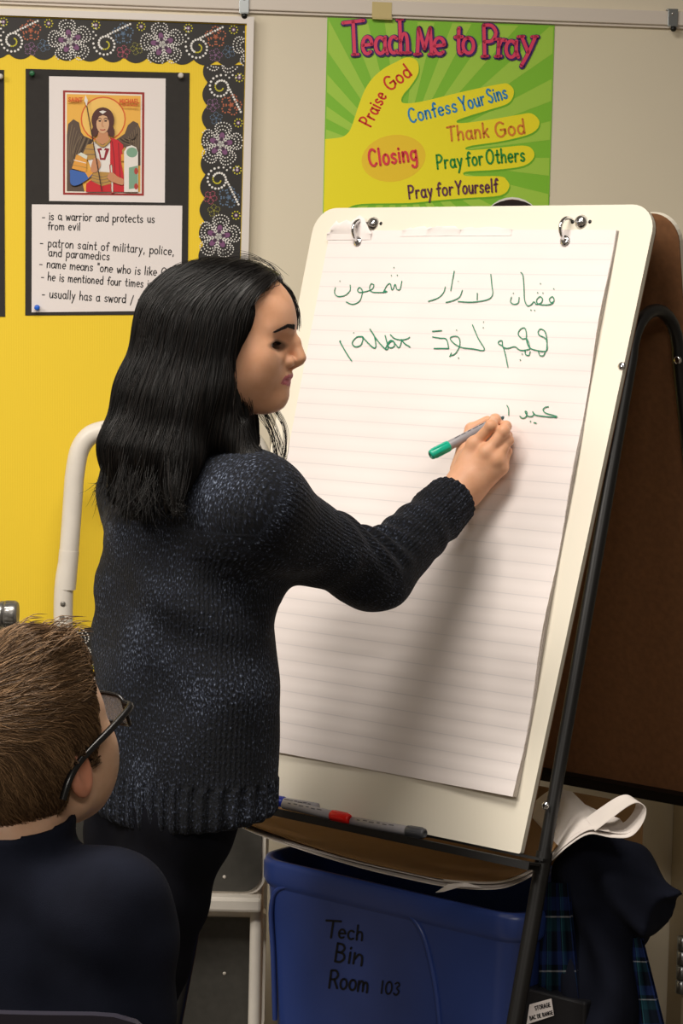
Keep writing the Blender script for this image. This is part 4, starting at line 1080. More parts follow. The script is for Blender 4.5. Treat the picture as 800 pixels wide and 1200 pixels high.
def mk_plaid():
    t = NT('blue_plaid'); t.set(Roughness=.95); t.b.inputs['Specular IOR Level'].default_value = .1
    a_ = t.n('ShaderNodeAttribute', attribute_name='uvw'); sp = t.n('ShaderNodeSeparateXYZ'); t.l(a_.outputs['Vector'], sp.inputs[0])
    def bands(out, per, stops):
        m_ = t.n('ShaderNodeMath', operation='MULTIPLY'); m_.inputs[1].default_value = 1 / per; t.l(out, m_.inputs[0])
        f_ = t.n('ShaderNodeMath', operation='FRACT'); t.l(m_.outputs[0], f_.inputs[0]); r_ = t.ramp(f_.outputs[0], stops); r_.node.color_ramp.interpolation = 'CONSTANT'; return r_
    K = lin('#101725'); Bl = lin('#24366f'); Gn = lin('#173a45'); Wh = lin('#b9bdc2'); Te = lin('#3b7a86')
    c1 = bands(sp.outputs['X'], .075, [(0, K), (.3, Bl), (.55, K), (.62, Te), (.66, Gn), (.9, K)])
    c2 = bands(sp.outputs['Y'], .085, [(0, K), (.25, Bl), (.5, K), (.6, Wh), (.63, Gn), (.88, K)])
    mx = t.n('ShaderNodeMix', data_type='RGBA', blend_type='ADD'); mx.inputs[0].default_value = 1
    t.l(c1, mx.inputs[6]); t.l(c2, mx.inputs[7]); 
    g = t.n('ShaderNodeMix', data_type='RGBA', blend_type='MULTIPLY'); g.inputs[0].default_value = 1; g.inputs[7].default_value = (.28, .28, .28, 1); t.l(mx.outputs[2], g.inputs[6]); t.l(g.outputs[2], t.b.inputs['Base Color'])
    return t.m
m_plaid = mk_plaid()
def cloth_panel(name, L, R, n0, label, group=None):
    """hanging pleated cloth between two photo edge lines"""
    rows = []; uv = []; K1, K2 = 26, 30
    for i in range(K1):
        s_ = i / (K1 - 1); a_ = np.array(L[0]) * (1 - s_) + np.array(L[1]) * s_; b_ = np.array(R[0]) * (1 - s_) + np.array(R[1]) * s_
        row = []
        for j in range(K2):
            x = j / (K2 - 1); q = a_ * (1 - x) + b_ * x
            row.append(jp(q[0], q[1], n0 + .006 * math.sin(x * 16) * (0.3 + s_) + .004 * math.sin(s_ * 9 + x * 4))); uv.append((x * .17 + .01, s_ * .24, 0))
        rows.append(row)
    G = np.array(rows); ix = np.arange(K1 * K2).reshape(K1, K2)
    q = np.stack([ix[:-1, :-1], ix[1:, :-1], ix[1:, 1:], ix[:-1, 1:]], -1).reshape(-1, 4)
    Vv = np.concatenate([G.reshape(-1, 3), G.reshape(-1, 3) + N * .006]); qq = np.concatenate([q, q[:, ::-1] + K1 * K2])
    o = np_mesh(name, Vv, qq, m_plaid, None, {'uvw': np.array(uv + uv)})
    return tag(o, label, 'skirt', group)
cloth_panel('plaid_skirt', [(636, 1035), (628, 1215)], [(665, 1035), (682, 1215)], .105, 'blue plaid skirt hanging between the easel leg and the navy jacket', 'plaid skirts in the heap')
cloth_panel('plaid_skirt', [(728, 1098), (708, 1225)], [(751, 1100), (782, 1225)], .17, 'blue plaid skirt sticking out low at the right below the navy jacket', 'plaid skirts in the heap')
# crate with a printed label
cr = empty('storage_crate', (jp(640, 1195, .10)) * P3(1, 1, 0), 'dark crate with a white printed label behind the easel leg', 'crate')
mb = MB(); c0 = jp(656, 1195, .12); lz = jp(640, 1165, .085)[2]; mb.box(P3(c0[0], c0[1], lz / 2) - N * 0.0, (.13, .06, lz), (W, N, UZ), bev=.004); mb.build('body', mat('dark_plastic', '#16161a', rough=.5), cr)
mb = MB(); f_l = lambda x, y: hit(x, y, fp(0, .088, 0), -N)
mb.slab([f_l(*q) for q in [(620.5, 1177), (646, 1170), (649, 1190), (617, 1200.5)]][::-1], -N * .0008)
for s_, x0, y0, x1, y1, xh in (('STORAGE', 627, 1184, 645, 1179.5, 2.8), ('BAC DE RANGE', 621, 1195.5, 648, 1188.5, 2.6)):
    for stq in lay_text(s_, x0, y0, x1, y1, xh): ribbon2(mb, stq, .9, lambda a, b: hit(a, b, fp(0, .0865, 0), -N), 1)
mb.build('label', [m_white, m_ink], cr)
# ------------------------------------------------------------------ people: shared head sculpt
def lframe(o_, fwd, up=UZ):
    x = nrm(fwd); y = nrm(np.cross(up, x)); z = np.cross(x, y); return np.stack([x, y, z])     # rows: forward, left, up
def f_head(q, young=False):
    """head in its own frame (x forward, y left, z up; metres, origin mid-skull at eye level)"""
    a = np.abs(q[:, 1]); m = q.copy(); m[:, 1] = a                                           # mirrored copy
    d = ell(q, (-.004, 0, .024), (.100, .076, .088))
    d = smin(d, ell(q, (.032, 0, .034), (.0655, .060, .064)), .03)                            # forehead
    d = smin(d, ell(q, (.030, 0, -.034), (.0590, .056, .064)), .03)                           # mid face
    d = smin(d, rc(m, (.002, .050, -.050), (.066, .016, -.083), .017, .014), .03)             # jaw
    d = smin(d, sph(q, (.0785, 0, -.0775), .0155), .018)                                      # chin
    d = smin(d, ell(q, (.045, 0, -.088), (.035, .03, .014)), .02)                             # under the jaw
    d = smin(d, sph(m, (.054, .041, -.020), .021), .035)
    d = smin(d, ell(m, (.048, .036, -.045), (.026, .020, .026)), .03)                                      # cheekbone
    d = smin(d, ell(q, (.0740, 0, -.050), (.0215, .027, .022)), .016)                         # muzzle
    d = smin(d, rc(m, (.0850, .012, .0250), (.068, .045, .0225), .0085, .007), .016)          # brow
    d = smax(d, -ell(m, (.0985, .034, .000), (.0175, .0175, .0125)), .014)                    # eye socket
    d = smin(d, ell(m, (.0640, .0345, -.003), (.0172, .0215, .0128)), .007)                    # lids
    if young:
        d = smin(d, rc(q, (.092, 0, .008), (.103, 0, -.022), .006, .0095), .012)
    else:
        d = smin(d, chain(q, [(.0890, 0, .0175), (.1030, 0, .0020), (.1105, 0, -.0215)], [.0062, .0074, .0096], .006), .009)   # nose
    d = smin(d, sph(m, (.0965, .0125, -.0275), .0090), .005)                                  # wings of the nose
    d = smin(d, rc(q, (.108, 0, -.0280), (.096, 0, -.0365), .0062, .0048), .005)
    d = smax(d, -ell(m, (.1005, .0068, -.0375), (.0062, .0036, .0040)), .003)                 # nostrils
    d = smin(d, chain(m, [(.0952, 0, -.0475), (.0925, .010, -.0478), (.0775, .0260, -.0540)], [.0060, .0056, .0030], .003), .004)   # lips
    d = smin(d, chain(m, [(.0905, 0, -.0588), (.0880, .010, -.0588), (.0770, .0250, -.0550)], [.0060, .0055, .0030], .003), .004)
    d = smax(d, -chain(m, [(.1015, 0, -.0535), (.0960, .012, -.0535), (.0825, .0260, -.0552)], [.0010, .0010, .0008], .002), .0028)  # mouth line
    d = smax(d, -ell(m, (.0785, .0365, -.0037), (.0130, .0170, .0050)), .0020)                # eye opening
    # ears
    e_ = smax(ell(m, (-.008, .0785, -.006), (.0175, .0075, .0300)), -ell(m, (-.004, .0855, -.004), (.0105, .0060, .0190)), .004)
    d = smin(d, e_, .005)
    return d
def head_marks(q):
    """lip and brow colour masks from head-frame position"""
    y = np.abs(q[:, 1])
    lipc = -.0533 - .4 * np.maximum(y - .018, 0) ; hh = .0085 * np.clip(1 - (y / .0265) ** 2, 0, 1) ** .6 + .0005
    lip = (q[:, 0] > .074) & (q[:, 2] < lipc + hh * .95) & (q[:, 2] > lipc - hh * 1.15) & (y < .0262)
    return lip.astype(float)
def mk_skin(name, c0, c1, lipc):
    t = NT(name); t.set(Roughness=.5); t.b.inputs['Specular IOR Level'].default_value = .35
    t.b.inputs['Subsurface Weight'].default_value = .12; t.b.inputs['Subsurface Radius'].default_value = (.01, .004, .002); t.b.inputs['Subsurface Scale'].default_value = .6
    tc = t.n('ShaderNodeTexCoord'); nz = t.n('ShaderNodeTexNoise', i_Scale=38, i_Detail=4); t.l(tc.outputs['Object'], nz.inputs['Vector'])
    base = t.ramp(nz.outputs['Fac'], [(.3, lin(c0)), (.7, lin(c1))])
    a_ = t.n('ShaderNodeAttribute', attribute_name='lip'); mx = t.n('ShaderNodeMix', data_type='RGBA'); t.l(base, mx.inputs[6]); mx.inputs[7].default_value = lin(lipc)
    t.l(a_.outputs['Fac'], mx.inputs[0]); 
    a2 = t.n('ShaderNodeAttribute', attribute_name='liner'); m2 = t.n('ShaderNodeMix', data_type='RGBA'); t.l(mx.outputs[2], m2.inputs[6]); m2.inputs[7].default_value = lin('#2a1d1a')
    t.l(a2.outputs['Fac'], m2.inputs[0]); t.l(m2.outputs[2], t.b.inputs['Base Color'])
    nb = t.n('ShaderNodeTexNoise', i_Scale=420, i_Detail=2); t.l(tc.outputs['Object'], nb.inputs['Vector']); t.bump(nb.outputs['Fac'], .12, .0006)
    return t.m
m_eyew = mat('eye_white', '#d9d0c8', rough=.2); m_iris = mat('dark_iris', '#1d120c', rough=.1)
m_brow = mat('dark_brow_hair', '#1c1412', rough=.7)
def mk_hair(name, c0, c1, rough=.38, spec=.5):
    t = NT(name); t.set(Roughness=rough); t.b.inputs['Specular IOR Level'].default_value = spec
    a_ = t.n('ShaderNodeAttribute', attribute_name='tone'); t.l(t.ramp(a_.outputs['Fac'], [(0, lin(c0)), (1, lin(c1))]), t.b.inputs['Base Color']); return t.m
def weld(parts):
    VV, QQ, n = [], [], 0
    for v, q in parts: VV.append(v); QQ.append(q + n); n += len(v)
    return np.concatenate(VV), np.concatenate(QQ)

# ------------------------------------------------------------------ the woman
HO = at(265, 400, 3.27)
HM = lframe(HO, P3(math.cos(math.radians(-9)), math.sin(math.radians(-9)), 0.0))
tilt = math.radians(0)
def Hw(x, y, z): return HO + x * HM[0] + y * HM[1] + z * HM[2]                                # head frame -> world
def Hl(p): return (p - HO) @ HM.T
BD = P3(math.cos(math.radians(40)), math.sin(math.radians(40)), 0); BR_ = P3(BD[1], -BD[0], 0)   # body facing, body right
NECK = at(238, 530, 3.30)
SH = at(222, 583, 3.32); SHR = at(300, 592, 3.20); SHL = SH + (SH - SHR) * P3(.80, .80, 1) ; 
PEL = at(212, 930, 3.30)
def xp(x, y, h): return eb(x, y, h)
WR = xp(543, 571, .062)
# elbow along its ray so that upper arm and forearm have real lengths
best = None
for t_ in np.linspace(2.9, 3.45, 120):
    e_ = at(436, 677, t_); c_ = (np.linalg.norm(e_ - SHR) - .285) ** 2 + (np.linalg.norm(e_ - WR) - .245) ** 2
    if best is None or c_ < best[0]: best = (c_, e_, t_)
EL = best[1]
ELL = SHL + BR_ * .02 - UZ * .27 + BD * .04; WRL = ELL + BD * .02 - BR_ * .05 - UZ * .22
woman = empty('person', (PEL[0], PEL[1], 0), 'woman with long black hair in a dark knit sweater, writing on the chart pad', 'person')

def f_neck(p):
    d = rc(p, Hw(-.018, 0, -.05), NECK + UZ * .005, .050, .054)
    d = smin(d, rc(p, NECK + UZ * .0, NECK - UZ * .12 + BD * .01, .054, .085), .05)
    return smin(d, rc(p, SHR * .6 + NECK * .4 - UZ * .03, SHL * .6 + NECK * .4 - UZ * .03, .045, .045), .06)
def f_whead(p): return smin(f_head(Hl(p)), f_neck(p), .022)
V1, Q1 = surfnet(f_whead, HO - P3(.15, .16, .27), HO + P3(.15, .16, .14), .0019)

# right hand, fingers closed on the marker
PT = xp(591, 488.5, .003); PE = xp(511, 530, .083)
PAX = nrm(PE - PT); PE = PT + PAX * .142
def on_pen(s_): return PT + PAX * s_
ring_ = lambda *a: [xp(*q) for q in a]
FI = dict(
    index=([xp(556, 521, .066), xp(575.5, 499, .070), xp(580, 491.5, .046), xp(577.5, 492.0, .030)], [.0105, .0088, .0080, .0070]),
    middle=([xp(571, 530, .064), xp(590, 505, .060), xp(592.5, 499.5, .036), xp(583, 497, .022)], [.0108, .0088, .0080, .0070]),
    ring=([xp(582, 539, .054), xp(595, 516, .046), xp(594, 511, .024), xp(584, 509, .014)], [.0100, .0082, .0075, .0066]),
    little=([xp(588, 548, .042), xp(594, 529, .032), xp(591, 523, .016), xp(583, 521, .010)], [.0088, .0070, .0065, .0058]),
    thumb=([xp(537, 550, .052), xp(545, 521, .040), xp(552, 503, .030), xp(571, 492.5, .022)], [.0140, .0112, .0095, .0075]))
def f_hand(p):
    palm = None
    for k, w0, w1 in (('index', .019, .0125), ('middle', .019, .0125), ('ring', .018, .0118), ('little', .017, .0105)):
        e_ = rc(p, WR + (FI[k][0][0] - FI['middle'][0][0]) * .45, FI[k][0][0], w0, w1)
        palm = e_ if palm is None else smin(palm, e_, .014)
    palm = smin(palm, rc(p, WR * .75 + FI['middle'][0][0] * .25, FI['thumb'][0][1], .018, .013), .018)
    d = palm
    for k in FI:
        pts, rr_ = FI[k]; c_ = chain(p, pts, rr_, .003)
        for j, pq_ in enumerate(pts[1:-1]): c_ = smin(c_, sph(p, pq_, rr_[j+1] * 1.07), .004)
        d = smin(d, c_, .006)
    for k in ('index', 'middle', 'ring'): d = smin(d, sph(p, FI[k][0][0] - B * .003, .0095), .010)
    d = smin(d, rc(p, WR, EL, .0245, .036), .022)
    return d
hc = xp(565, 525, .05)
V2_, Q2_ = surfnet(f_hand, hc - P3(.13, .13, .14), hc + P3(.09, .13, .09), .0013)
# rest of the body, under the clothes
KN_R, AN_R = PEL + P3(-.075, -.045, -.36), PEL * P3(1, 1, 0) + P3(-.125, -.05, .08)
KN_L, AN_L = PEL + P3(-.085, .085, -.36), PEL * P3(1, 1, 0) + P3(-.125, .10, .08)
HIPR, HIPL = PEL + P3(-.030, 0, -.02) + BR_ * .05, PEL + P3(-.030, 0, -.02) - BR_ * .05
FT = BD * .6 + P3(.4, -.2, 0)
def f_body(p):
    d = chain(p, [SH - UZ * .03, SH - UZ * .2, PEL + UZ * .12, PEL], [.085, .09, .085, .095], .05)
    d = smin(d, rc(p, SHR, SHL, .048, .048), .06)
    d = smin(d, chain(p, [SHR, EL, WR], [.045, .036, .025], .02), .03)
    d = smin(d, chain(p, [SHL, ELL, WRL], [.045, .036, .025], .02), .03)
    d = smin(d, chain(p, [HIPR, KN_R, AN_R], [.075, .05, .035], .02), .04)
    d = smin(d, chain(p, [HIPL, KN_L, AN_L], [.075, .05, .035], .02), .04)
    return d
V3, Q3 = surfnet(f_body, (PEL[0] - .33, PEL[1] - .35, .05), (PEL[0] + .50, PEL[1] + .42, 1.40), .008)
def f_lhand(p):
    d = rc(p, ELL * .3 + WRL * .7, WRL, .028, .024); h0 = WRL - UZ * .085 + BD * .01
    d = smin(d, rc(p, WRL, WRL - UZ * .075, .022, .030), .02)
    for k in range(4):
        o_ = (k - 1.5) * .019; L_ = (.062, .074, .070, .054)[k]
        b_ = h0 - BD * o_; d = smin(d, chain(p, [b_, b_ - UZ * L_ * .5 + BR_ * .008, b_ - UZ * L_ * .85 + BR_ * .025], [.0095, .0085, .007], .003), .006)
    return smin(d, chain(p, [WRL - UZ * .02 + BD * .02, WRL - UZ * .055 + BD * .042 + BR_ * .01, WRL - UZ * .09 + BD * .042 + BR_ * .02], [.013, .0105, .008], .003), .008)
V4, Q4 = surfnet(f_lhand, WRL - P3(.14, .14, .2), WRL + P3(.14, .14, .12), .003)
Vb, Qb = weld([(V1, Q1), (V2_, Q2_), (V3, Q3), (V4, Q4)])
loc = Hl(Vb); lip = head_marks(loc); lip[np.arange(len(lip)) >= len(V1)] = 0
yy_ = np.abs(loc[:, 1]); ex = (yy_ - .0365) / .0190; ez = (loc[:, 2] + .0037) / .0075
liner = np.clip(1.5 - np.abs(np.sqrt(ex ** 2 + ez ** 2) - .85) * 3.2, 0, 1) * (loc[:, 0] > .06) * .75
liner[len(V1):] = 0
# nails
m_skin = mk_skin('warm_skin', '#d8a07c', '#e2ad8c', '#b8506a')
wb = np_mesh('body', Vb, Qb, m_skin, woman, {'lip': lip * .85, 'liner': liner})
for sgn in (1, -1):
    e_c = P3(.0640, sgn * .0350, -.0038); mb = MB(); mb.ball(Hw(*e_c), P3(.0138, .0185, .0118), 18, 0, HM)
    gz = nrm(P3(.98, sgn * .05, -.16)); mb.lathe(Hw(*(e_c + gz * .0128)), gz @ HM, [(0, .0058), (.0008, .0050), (.0013, .0025), (.0014, 0)], 16, 1)
    mb.build('eye', [m_eyew, m_iris], woman)
    mb = MB()                                                   # brow hairs
    rr = random.Random(4 + sgn)
    for k in range(330):
        s_ = rr.random(); yb = .010 + .040 * s_; zb = .0225 + .0030 * math.sin(min(1, s_ * 1.5) * math.pi / 2) - .016 * max(0, s_ - .45) + (rr.random() - .5) * .0075 * (1 - .65 * s_)
        p0 = P3(.12, sgn * yb, zb)[None]; 
        for _ in range(16): p0 = p0 - np.stack([f_head(p0), 0 * p0[:, 0], 0 * p0[:, 0]], 1) * .8
        p0 = p0[0]; dr = nrm(P3(-.35 * s_ - .1, sgn * .9, .25 - .5 * s_)) 
        p1 = p0 + dr * .006; p1[0] -= .0; p1 = p1 - P3(.6, sgn * .3, 0) * f_head(p1[None])[0]
        mb.tube([Hw(*(p0 + P3(.0004, 0, 0))), Hw(*((p0 + p1) / 2 + P3(.0011, sgn * .0004, 0))), Hw(*(p1 + P3(.0002, 0, 0)))], [.0003, .0004, .0001], 4, 0, False)
    mb.build('eyebrow', m_brow, woman)
    mb = MB()
    for k in range(44):                                         # upper lashes
        s_ = k / 43; yb = .0215 + .030 * s_; zl = .0010 - .0040 * ((s_ - .42) * 2) ** 2
        p0 = P3(.0805 - .004 * s_ - .007 * s_ * s_, sgn * yb, zl); dd = P3(.0068 - .002 * s_, sgn * (.002 + .006 * s_), .0004)
        mb.tube([Hw(*p0), Hw(*(p0 + dd * .6 - P3(0, 0, .0004))), Hw(*(p0 + dd + P3(0, 0, .0010)))], [.00055, .0004, .0001], 4, 0, False)
    mb.build('eyelash', m_brow, woman)

# sweater
def torso_dims(z):
    """half width, half depth and centre of the knit at height z"""
    zz = np.array([HEM, HEM + .06, HEM + .2, HEM + .36, SH[2] - .12, SH[2] - .02, SH[2] + .045, SH[2] + .09])
    mean_ = lambda t: sum(np.interp(z + o_, zz, t) for o_ in (-.05, -.025, 0, .025, .05)) / 5
    a_ = mean_([.158, .162, .160, .160, .170, .174, .120, .070])
    b_ = mean_([.120, .126, .122, .118, .122, .104, .078, .062])
    s_ = np.clip((z - PEL[2]) / (SH[2] - PEL[2]), 0, 1.15)[:, None]
    return a_, b_, PEL + (SH - PEL) * s_
HEM = at(215, 972, 3.18)[2]
CUFF = WR + (EL - WR) * .10
def f_torso(p):
    a_, b_, c_ = torso_dims(p[:, 2]); q = p - c_; u = q @ BR_; v = q @ BD
    ph = np.arctan2(v, u); rib = np.where(p[:, 2] < HEM + .062, .0026 * np.cos(ph * 44), 0)
    swing = .010 * np.sin(ph * 3 + 1.0) * np.clip((HEM + .3 - p[:, 2]) / .3, 0, 1)
    d = (np.sqrt((u / a_) ** 2 + (v / b_) ** 2) - 1) * np.minimum(a_, b_) * .92 - rib - swing
    zc_ = HEM + .012 * np.sin(ph * 2 + .4) 
    d = smax(d, zc_ - p[:, 2], .014)
    return smax(d, p[:, 2] - (SH[2] + .075), .02)
AAX = nrm(WR - EL)
def f_sleeve(p):
    up_ = rc(p, SHR, EL, .061, .053); fo = rc(p, EL, CUFF, .053, .0395)
    tt = (p - EL) @ AAX; rr_ = p - EL - tt[:, None] * AAX
    ang = np.arctan2(rr_ @ UP, rr_ @ np.cross(AAX, UP))
    L_ = np.linalg.norm(CUFF - EL)
    cuffz = np.clip((tt - (L_ - .062)) / .01, 0, 1)
    fo = fo - cuffz * (.0022 + .0018 * np.cos(ang * 22))
    fo = smax(fo, tt - L_, .008)
    d = smin(up_, fo, .03)
    te = np.abs(tt)                                              # gathers at the inside of the elbow and above the cuff
    d = d - .0042 * np.sin(tt * 190 + 3 * np.sin(ang)) * np.exp(-((tt - .03) / .055) ** 2) * np.clip(np.sin(ang + .2), 0, 1) * 1.3
    d = d - .0020 * np.sin(tt * 150 + 1) * np.exp(-((tt - (L_ - .085)) / .03) ** 2)
    tu = (p - SHR) @ nrm(EL - SHR)
    d = d - .0018 * np.sin(tu * 85 + 8 * ((p - SHR) @ UZ)) * np.exp(-((tu - .2) / .08) ** 2)
    return d
def f_sleeve_l(p): return smin(rc(p, SHL, ELL, .060, .052), rc(p, ELL, WRL, .052, .040), .02)
def f_sweater(p):
    d = smin(f_torso(p), f_sleeve(p), .075); d = smin(d, rc(p, SHR * .97 + SH * .03, SHL * .9 + SH * .1, .058, .054), .05)
    d = smin(d, f_sleeve_l(p), .03); d = smin(d, rc(p, SH + UZ * .012 + (SHR - SH) * .25, SHR - UZ * .004, .078, .058), .05)
    d = smin(d, rc(p, NECK - UZ * .005, SH + UZ * .02, .066, .10), .04)                      # collar
    z = p[:, 2]; q = p - SH; u = q @ BR_; v = q @ BD
    fold = .0045 * np.sin(26 * u + 30 * z + 8 * v) * np.exp(-((z - (HEM + .36)) / .14) ** 2) + .003 * np.sin(-38 * u + 16 * z + 2)
    fold = fold + .004 * np.sin(60 * (z + .55 * u)) * np.exp(-((z - (HEM + .30)) / .10) ** 2)
    return d + fold * np.clip((z - HEM - .05) / .1, 0, 1) * np.clip((.09 + SH[2] - z) / .2, 0, 1)
V5, Q5 = surfnet(f_sweater, (PEL[0] - .30, PEL[1] - .34, HEM - .03), (WR[0] + .06, PEL[1] + .42, NECK[2] + .09), .0036)
# knit coordinates: across the columns, along the columns
dT, dU, dF = f_torso(V5), rc(V5, SHR, EL, .064, .053), rc(V5, EL, CUFF, .053, .038)
def limb_uv(p, a, b, r):
    ax = nrm(b - a); t = (p - a) @ ax; rr_ = p - a - t[:, None] * ax; e1 = nrm(np.cross(ax, UZ)); e2 = np.cross(ax, e1)
    return np.stack([np.arctan2(rr_ @ e2, rr_ @ e1) * r, t, 0 * t], 1)
cT = torso_dims(V5[:, 2])[2]; qT = V5 - cT
uvT = np.stack([np.arctan2(qT @ BD, qT @ BR_) * .145, V5[:, 2], 0 * V5[:, 2]], 1)
qS = V5 - SH; top_ = V5[:, 2] > SH[2] - .035
uvT[top_] = np.stack([qS @ BR_, .7 * (qS @ BD) + .7 * qS[:, 2], 0 * qS[:, 2]], 1)[top_]
uv = np.where((dF < np.minimum(dT, dU))[:, None], limb_uv(V5, EL, CUFF, .048), np.where(((dU < dT) & (((V5 - SHR) @ nrm(EL - SHR)) > -.03))[:, None], limb_uv(V5, SHR, EL, .058), uvT))
tS = (V5 - SHR) @ nrm(EL - SHR); isS = (np.minimum(dU, dF) < dT)
seam = np.minimum.reduce([np.abs(np.minimum(dU, dF) - dT) / .014, np.where(isS, np.abs(tS + .03) / .03, 1), np.where(dT < .03, np.abs(V5[:, 2] - (SH[2] - .035)) / .03, 1), np.where(isS, np.abs(dU - dF) / .008 + .25, 1)])
seam = np.clip(seam, 0, 1); seam = seam * seam * (3 - 2 * seam)
def mk_knit():
    t = NT('chenille_knit'); t.set(Roughness=.85); t.b.inputs['Specular IOR Level'].default_value = .25
    t.b.inputs['Sheen Weight'].default_value = .05; t.b.inputs['Sheen Roughness'].default_value = .4; t.b.inputs['Sheen Tint'].default_value = lin('#8d95a8')
    a_ = t.n('ShaderNodeAttribute', attribute_name='uvw')
    mp = t.n('ShaderNodeMapping'); mp.inputs['Scale'].default_value = (420, 190, 1); t.l(a_.outputs['Vector'], mp.inputs[0])
    n1 = t.n('ShaderNodeTexNoise', i_Scale=1.0, i_Detail=2, i_Roughness=.6); t.l(mp.outputs[0], n1.inputs['Vector'])
    n2 = t.n('ShaderNodeTexNoise', i_Scale=9, i_Detail=2); t.l(a_.outputs['Vector'], n2.inputs['Vector'])
    ad = t.n('ShaderNodeMath', operation='MULTIPLY_ADD'); t.l(n2.outputs['Fac'], ad.inputs[0]); ad.inputs[1].default_value = .35; t.l(n1.outputs['Fac'], ad.inputs[2])
    t.l(t.ramp(ad.outputs[0], [(.60, lin('#06080d')), (.73, lin('#0d111b')), (.81, lin('#2b3140')), (.92, lin('#666f80'))]), t.b.inputs['Base Color'])
    wv = t.n('ShaderNodeTexWave', i_Scale=48, i_Distortion=.8); wv.bands_direction = 'X'; t.l(a_.outputs['Vector'], wv.inputs['Vector'])
    mx = t.n('ShaderNodeMath', operation='MULTIPLY_ADD'); t.l(wv.outputs['Fac'], mx.inputs[0]); mx.inputs[1].default_value = .40; t.l(n1.outputs['Fac'], mx.inputs[2])
    sm_ = t.n('ShaderNodeAttribute', attribute_name='plain'); mw = t.n('ShaderNodeMath', operation='MULTIPLY'); t.l(mx.outputs[0], mw.inputs[0]); t.l(sm_.outputs['Fac'], mw.inputs[1])
    t.bump(mw.outputs[0], .6, .004); return t.m
np_mesh('sweater', V5, Q5, mk_knit(), woman, {'uvw': uv, 'plain': seam})

# trousers and shoes
def f_pants(p):
    d = smin(chain(p, [HIPR, KN_R, AN_R], [.080, .062, .055], .02), chain(p, [HIPL, KN_L, AN_L], [.085, .065, .055], .02), .03)
    d = smin(d, rc(p, PEL + UZ * .09, PEL + UZ * .02, .10, .10), .05)
    return smax(d + .003 * np.sin(p[:, 2] * 60 + 30 * p[:, 0]), .045 - p[:, 2], .01)
V6, Q6 = surfnet(f_pants, (PEL[0] - .32, PEL[1] - .35, .02), (PEL[0] + .25, PEL[1] + .35, PEL[2] + .12), .007)
np_mesh('trousers', V6, Q6, mk_cloth('black_trouser_cloth', '#0b0b10', '#101119'), woman)
def f_shoe(p, a):
    d = rc(p, a * P3(1, 1, 0) + UZ * .042 - FT * .05, a * P3(1, 1, 0) + UZ * .034 + FT * .12, .036, .036); d = smin(d, ell(p, a * P3(1, 1, 0) + UZ * .06, (.045, .045, .05)), .03)
    return smax(d, .004 - p[:, 2], .006)
for a_ in (AN_R, AN_L):
    v_, q_ = surfnet(lambda p: f_shoe(p, a_), a_ * P3(1, 1, 0) - P3(.2, .2, 0), a_ * P3(1, 1, 0) + P3(.25, .25, .13), .005)
    np_mesh('shoe', v_, q_, mat('black_leather', '#111010', rough=.4), woman)
# pink collar showing between the hair
mb = MB(); th = np.linspace(0, 2 * math.pi, 41)
mb.tube([NECK - UZ * .0 + BR_ * (.080 * math.cos(t)) + BD * (.082 * math.sin(t) + .01) + UZ * (.004 - .015 * math.sin(t)) for t in th], .010, 10, 0, False)
mb.tube([at(123, 549, 3.24), at(131, 546, 3.235), at(136, 553, 3.235), at(133, 562, 3.24)], [.004, .008, .009, .004], 8)
mb.build('pink_collar', mat('pink_cloth', '#c98588', rough=.8), woman)

# hair: a sculpted mass, then strands combed over it
def f_hairmass(p):
    q = Hl(p); ay = q[:, 1]
    cap = ell(q, (-.012, 0, .026), (.1135, .092, .0975))
    cap = smin(cap, ell(q, (.035, 0, .048), (.0665, .076, .058)), .03)
    cur = chain(q, [(-.02, -.062, .02), (.004, -.072, -.06), (.020, -.070, -.13), (.060, -.085, -.180), (.078, -.088, -.190)], [.040, .032, .026, .020, .006], .02)
    cur = smin(cur, chain(q, [(-.05, -.05, .01), (-.048, -.082, -.09), (-.045, -.115, -.165), (-.042, -.148, -.232)], [.05, .046, .030, .010], .03), .035)
    cur = smin(cur, chain(q, [(-.06, -.02, .02), (-.088, -.045, -.08), (-.105, -.085, -.165), (-.110, -.105, -.238)], [.06, .055, .046, .018], .03), .04)
    cur = smin(cur, chain(q, [(-.06, .02, .02), (-.108, .00, -.08), (-.136, -.04, -.16), (-.147, -.055, -.228)], [.05, .045, .036, .012], .03), .04)
    cur = smin(cur, chain(q, [(-.02, .06, .02), (-.02, .075, -.06), (.0, .075, -.12), (.02, .08, -.15)], [.040, .032, .028, .015], .02), .03)
    d = smin(cap, cur, .04)
    yy = np.abs(ay)
    op = .046 + .10 * (q[:, 2] - .07) + .10 * np.maximum(q[:, 2] - .06, 0) + .010 * np.sin(q[:, 2] * 40)      # hairline plane
    face = np.maximum(op - q[:, 0], q[:, 2] - (.094 - 5.5 * yy * yy - .10 * np.maximum(.085 - q[:, 0], 0)))
    face = np.maximum(face, -(q[:, 2] + .108))
    face = np.maximum(face, yy - .088)
    d = smax(d, -face, .008)
    return d
hm0 = HO + P3(-.04, 0, -.06)
Vh, Qh = surfnet(f_hairmass, HO - P3(.24, .25, .28), HO + P3(.16, .18, .15), .003)
rng = np.random.default_rng(11)
S_ = 9000; pick = rng.choice(len(Vh), S_ * 2); st_p = Vh[pick]; 
loc_ = Hl(st_p); keep = (loc_[:, 2] > -.21); st_p = st_p[keep][:S_]
K_ = 22; step = .0078
P_ = st_p.copy(); path_ = [P_.copy()]
offs = rng.uniform(-.0022, .0030, len(P_)); wig = rng.normal(0, .10, (len(P_), 3))
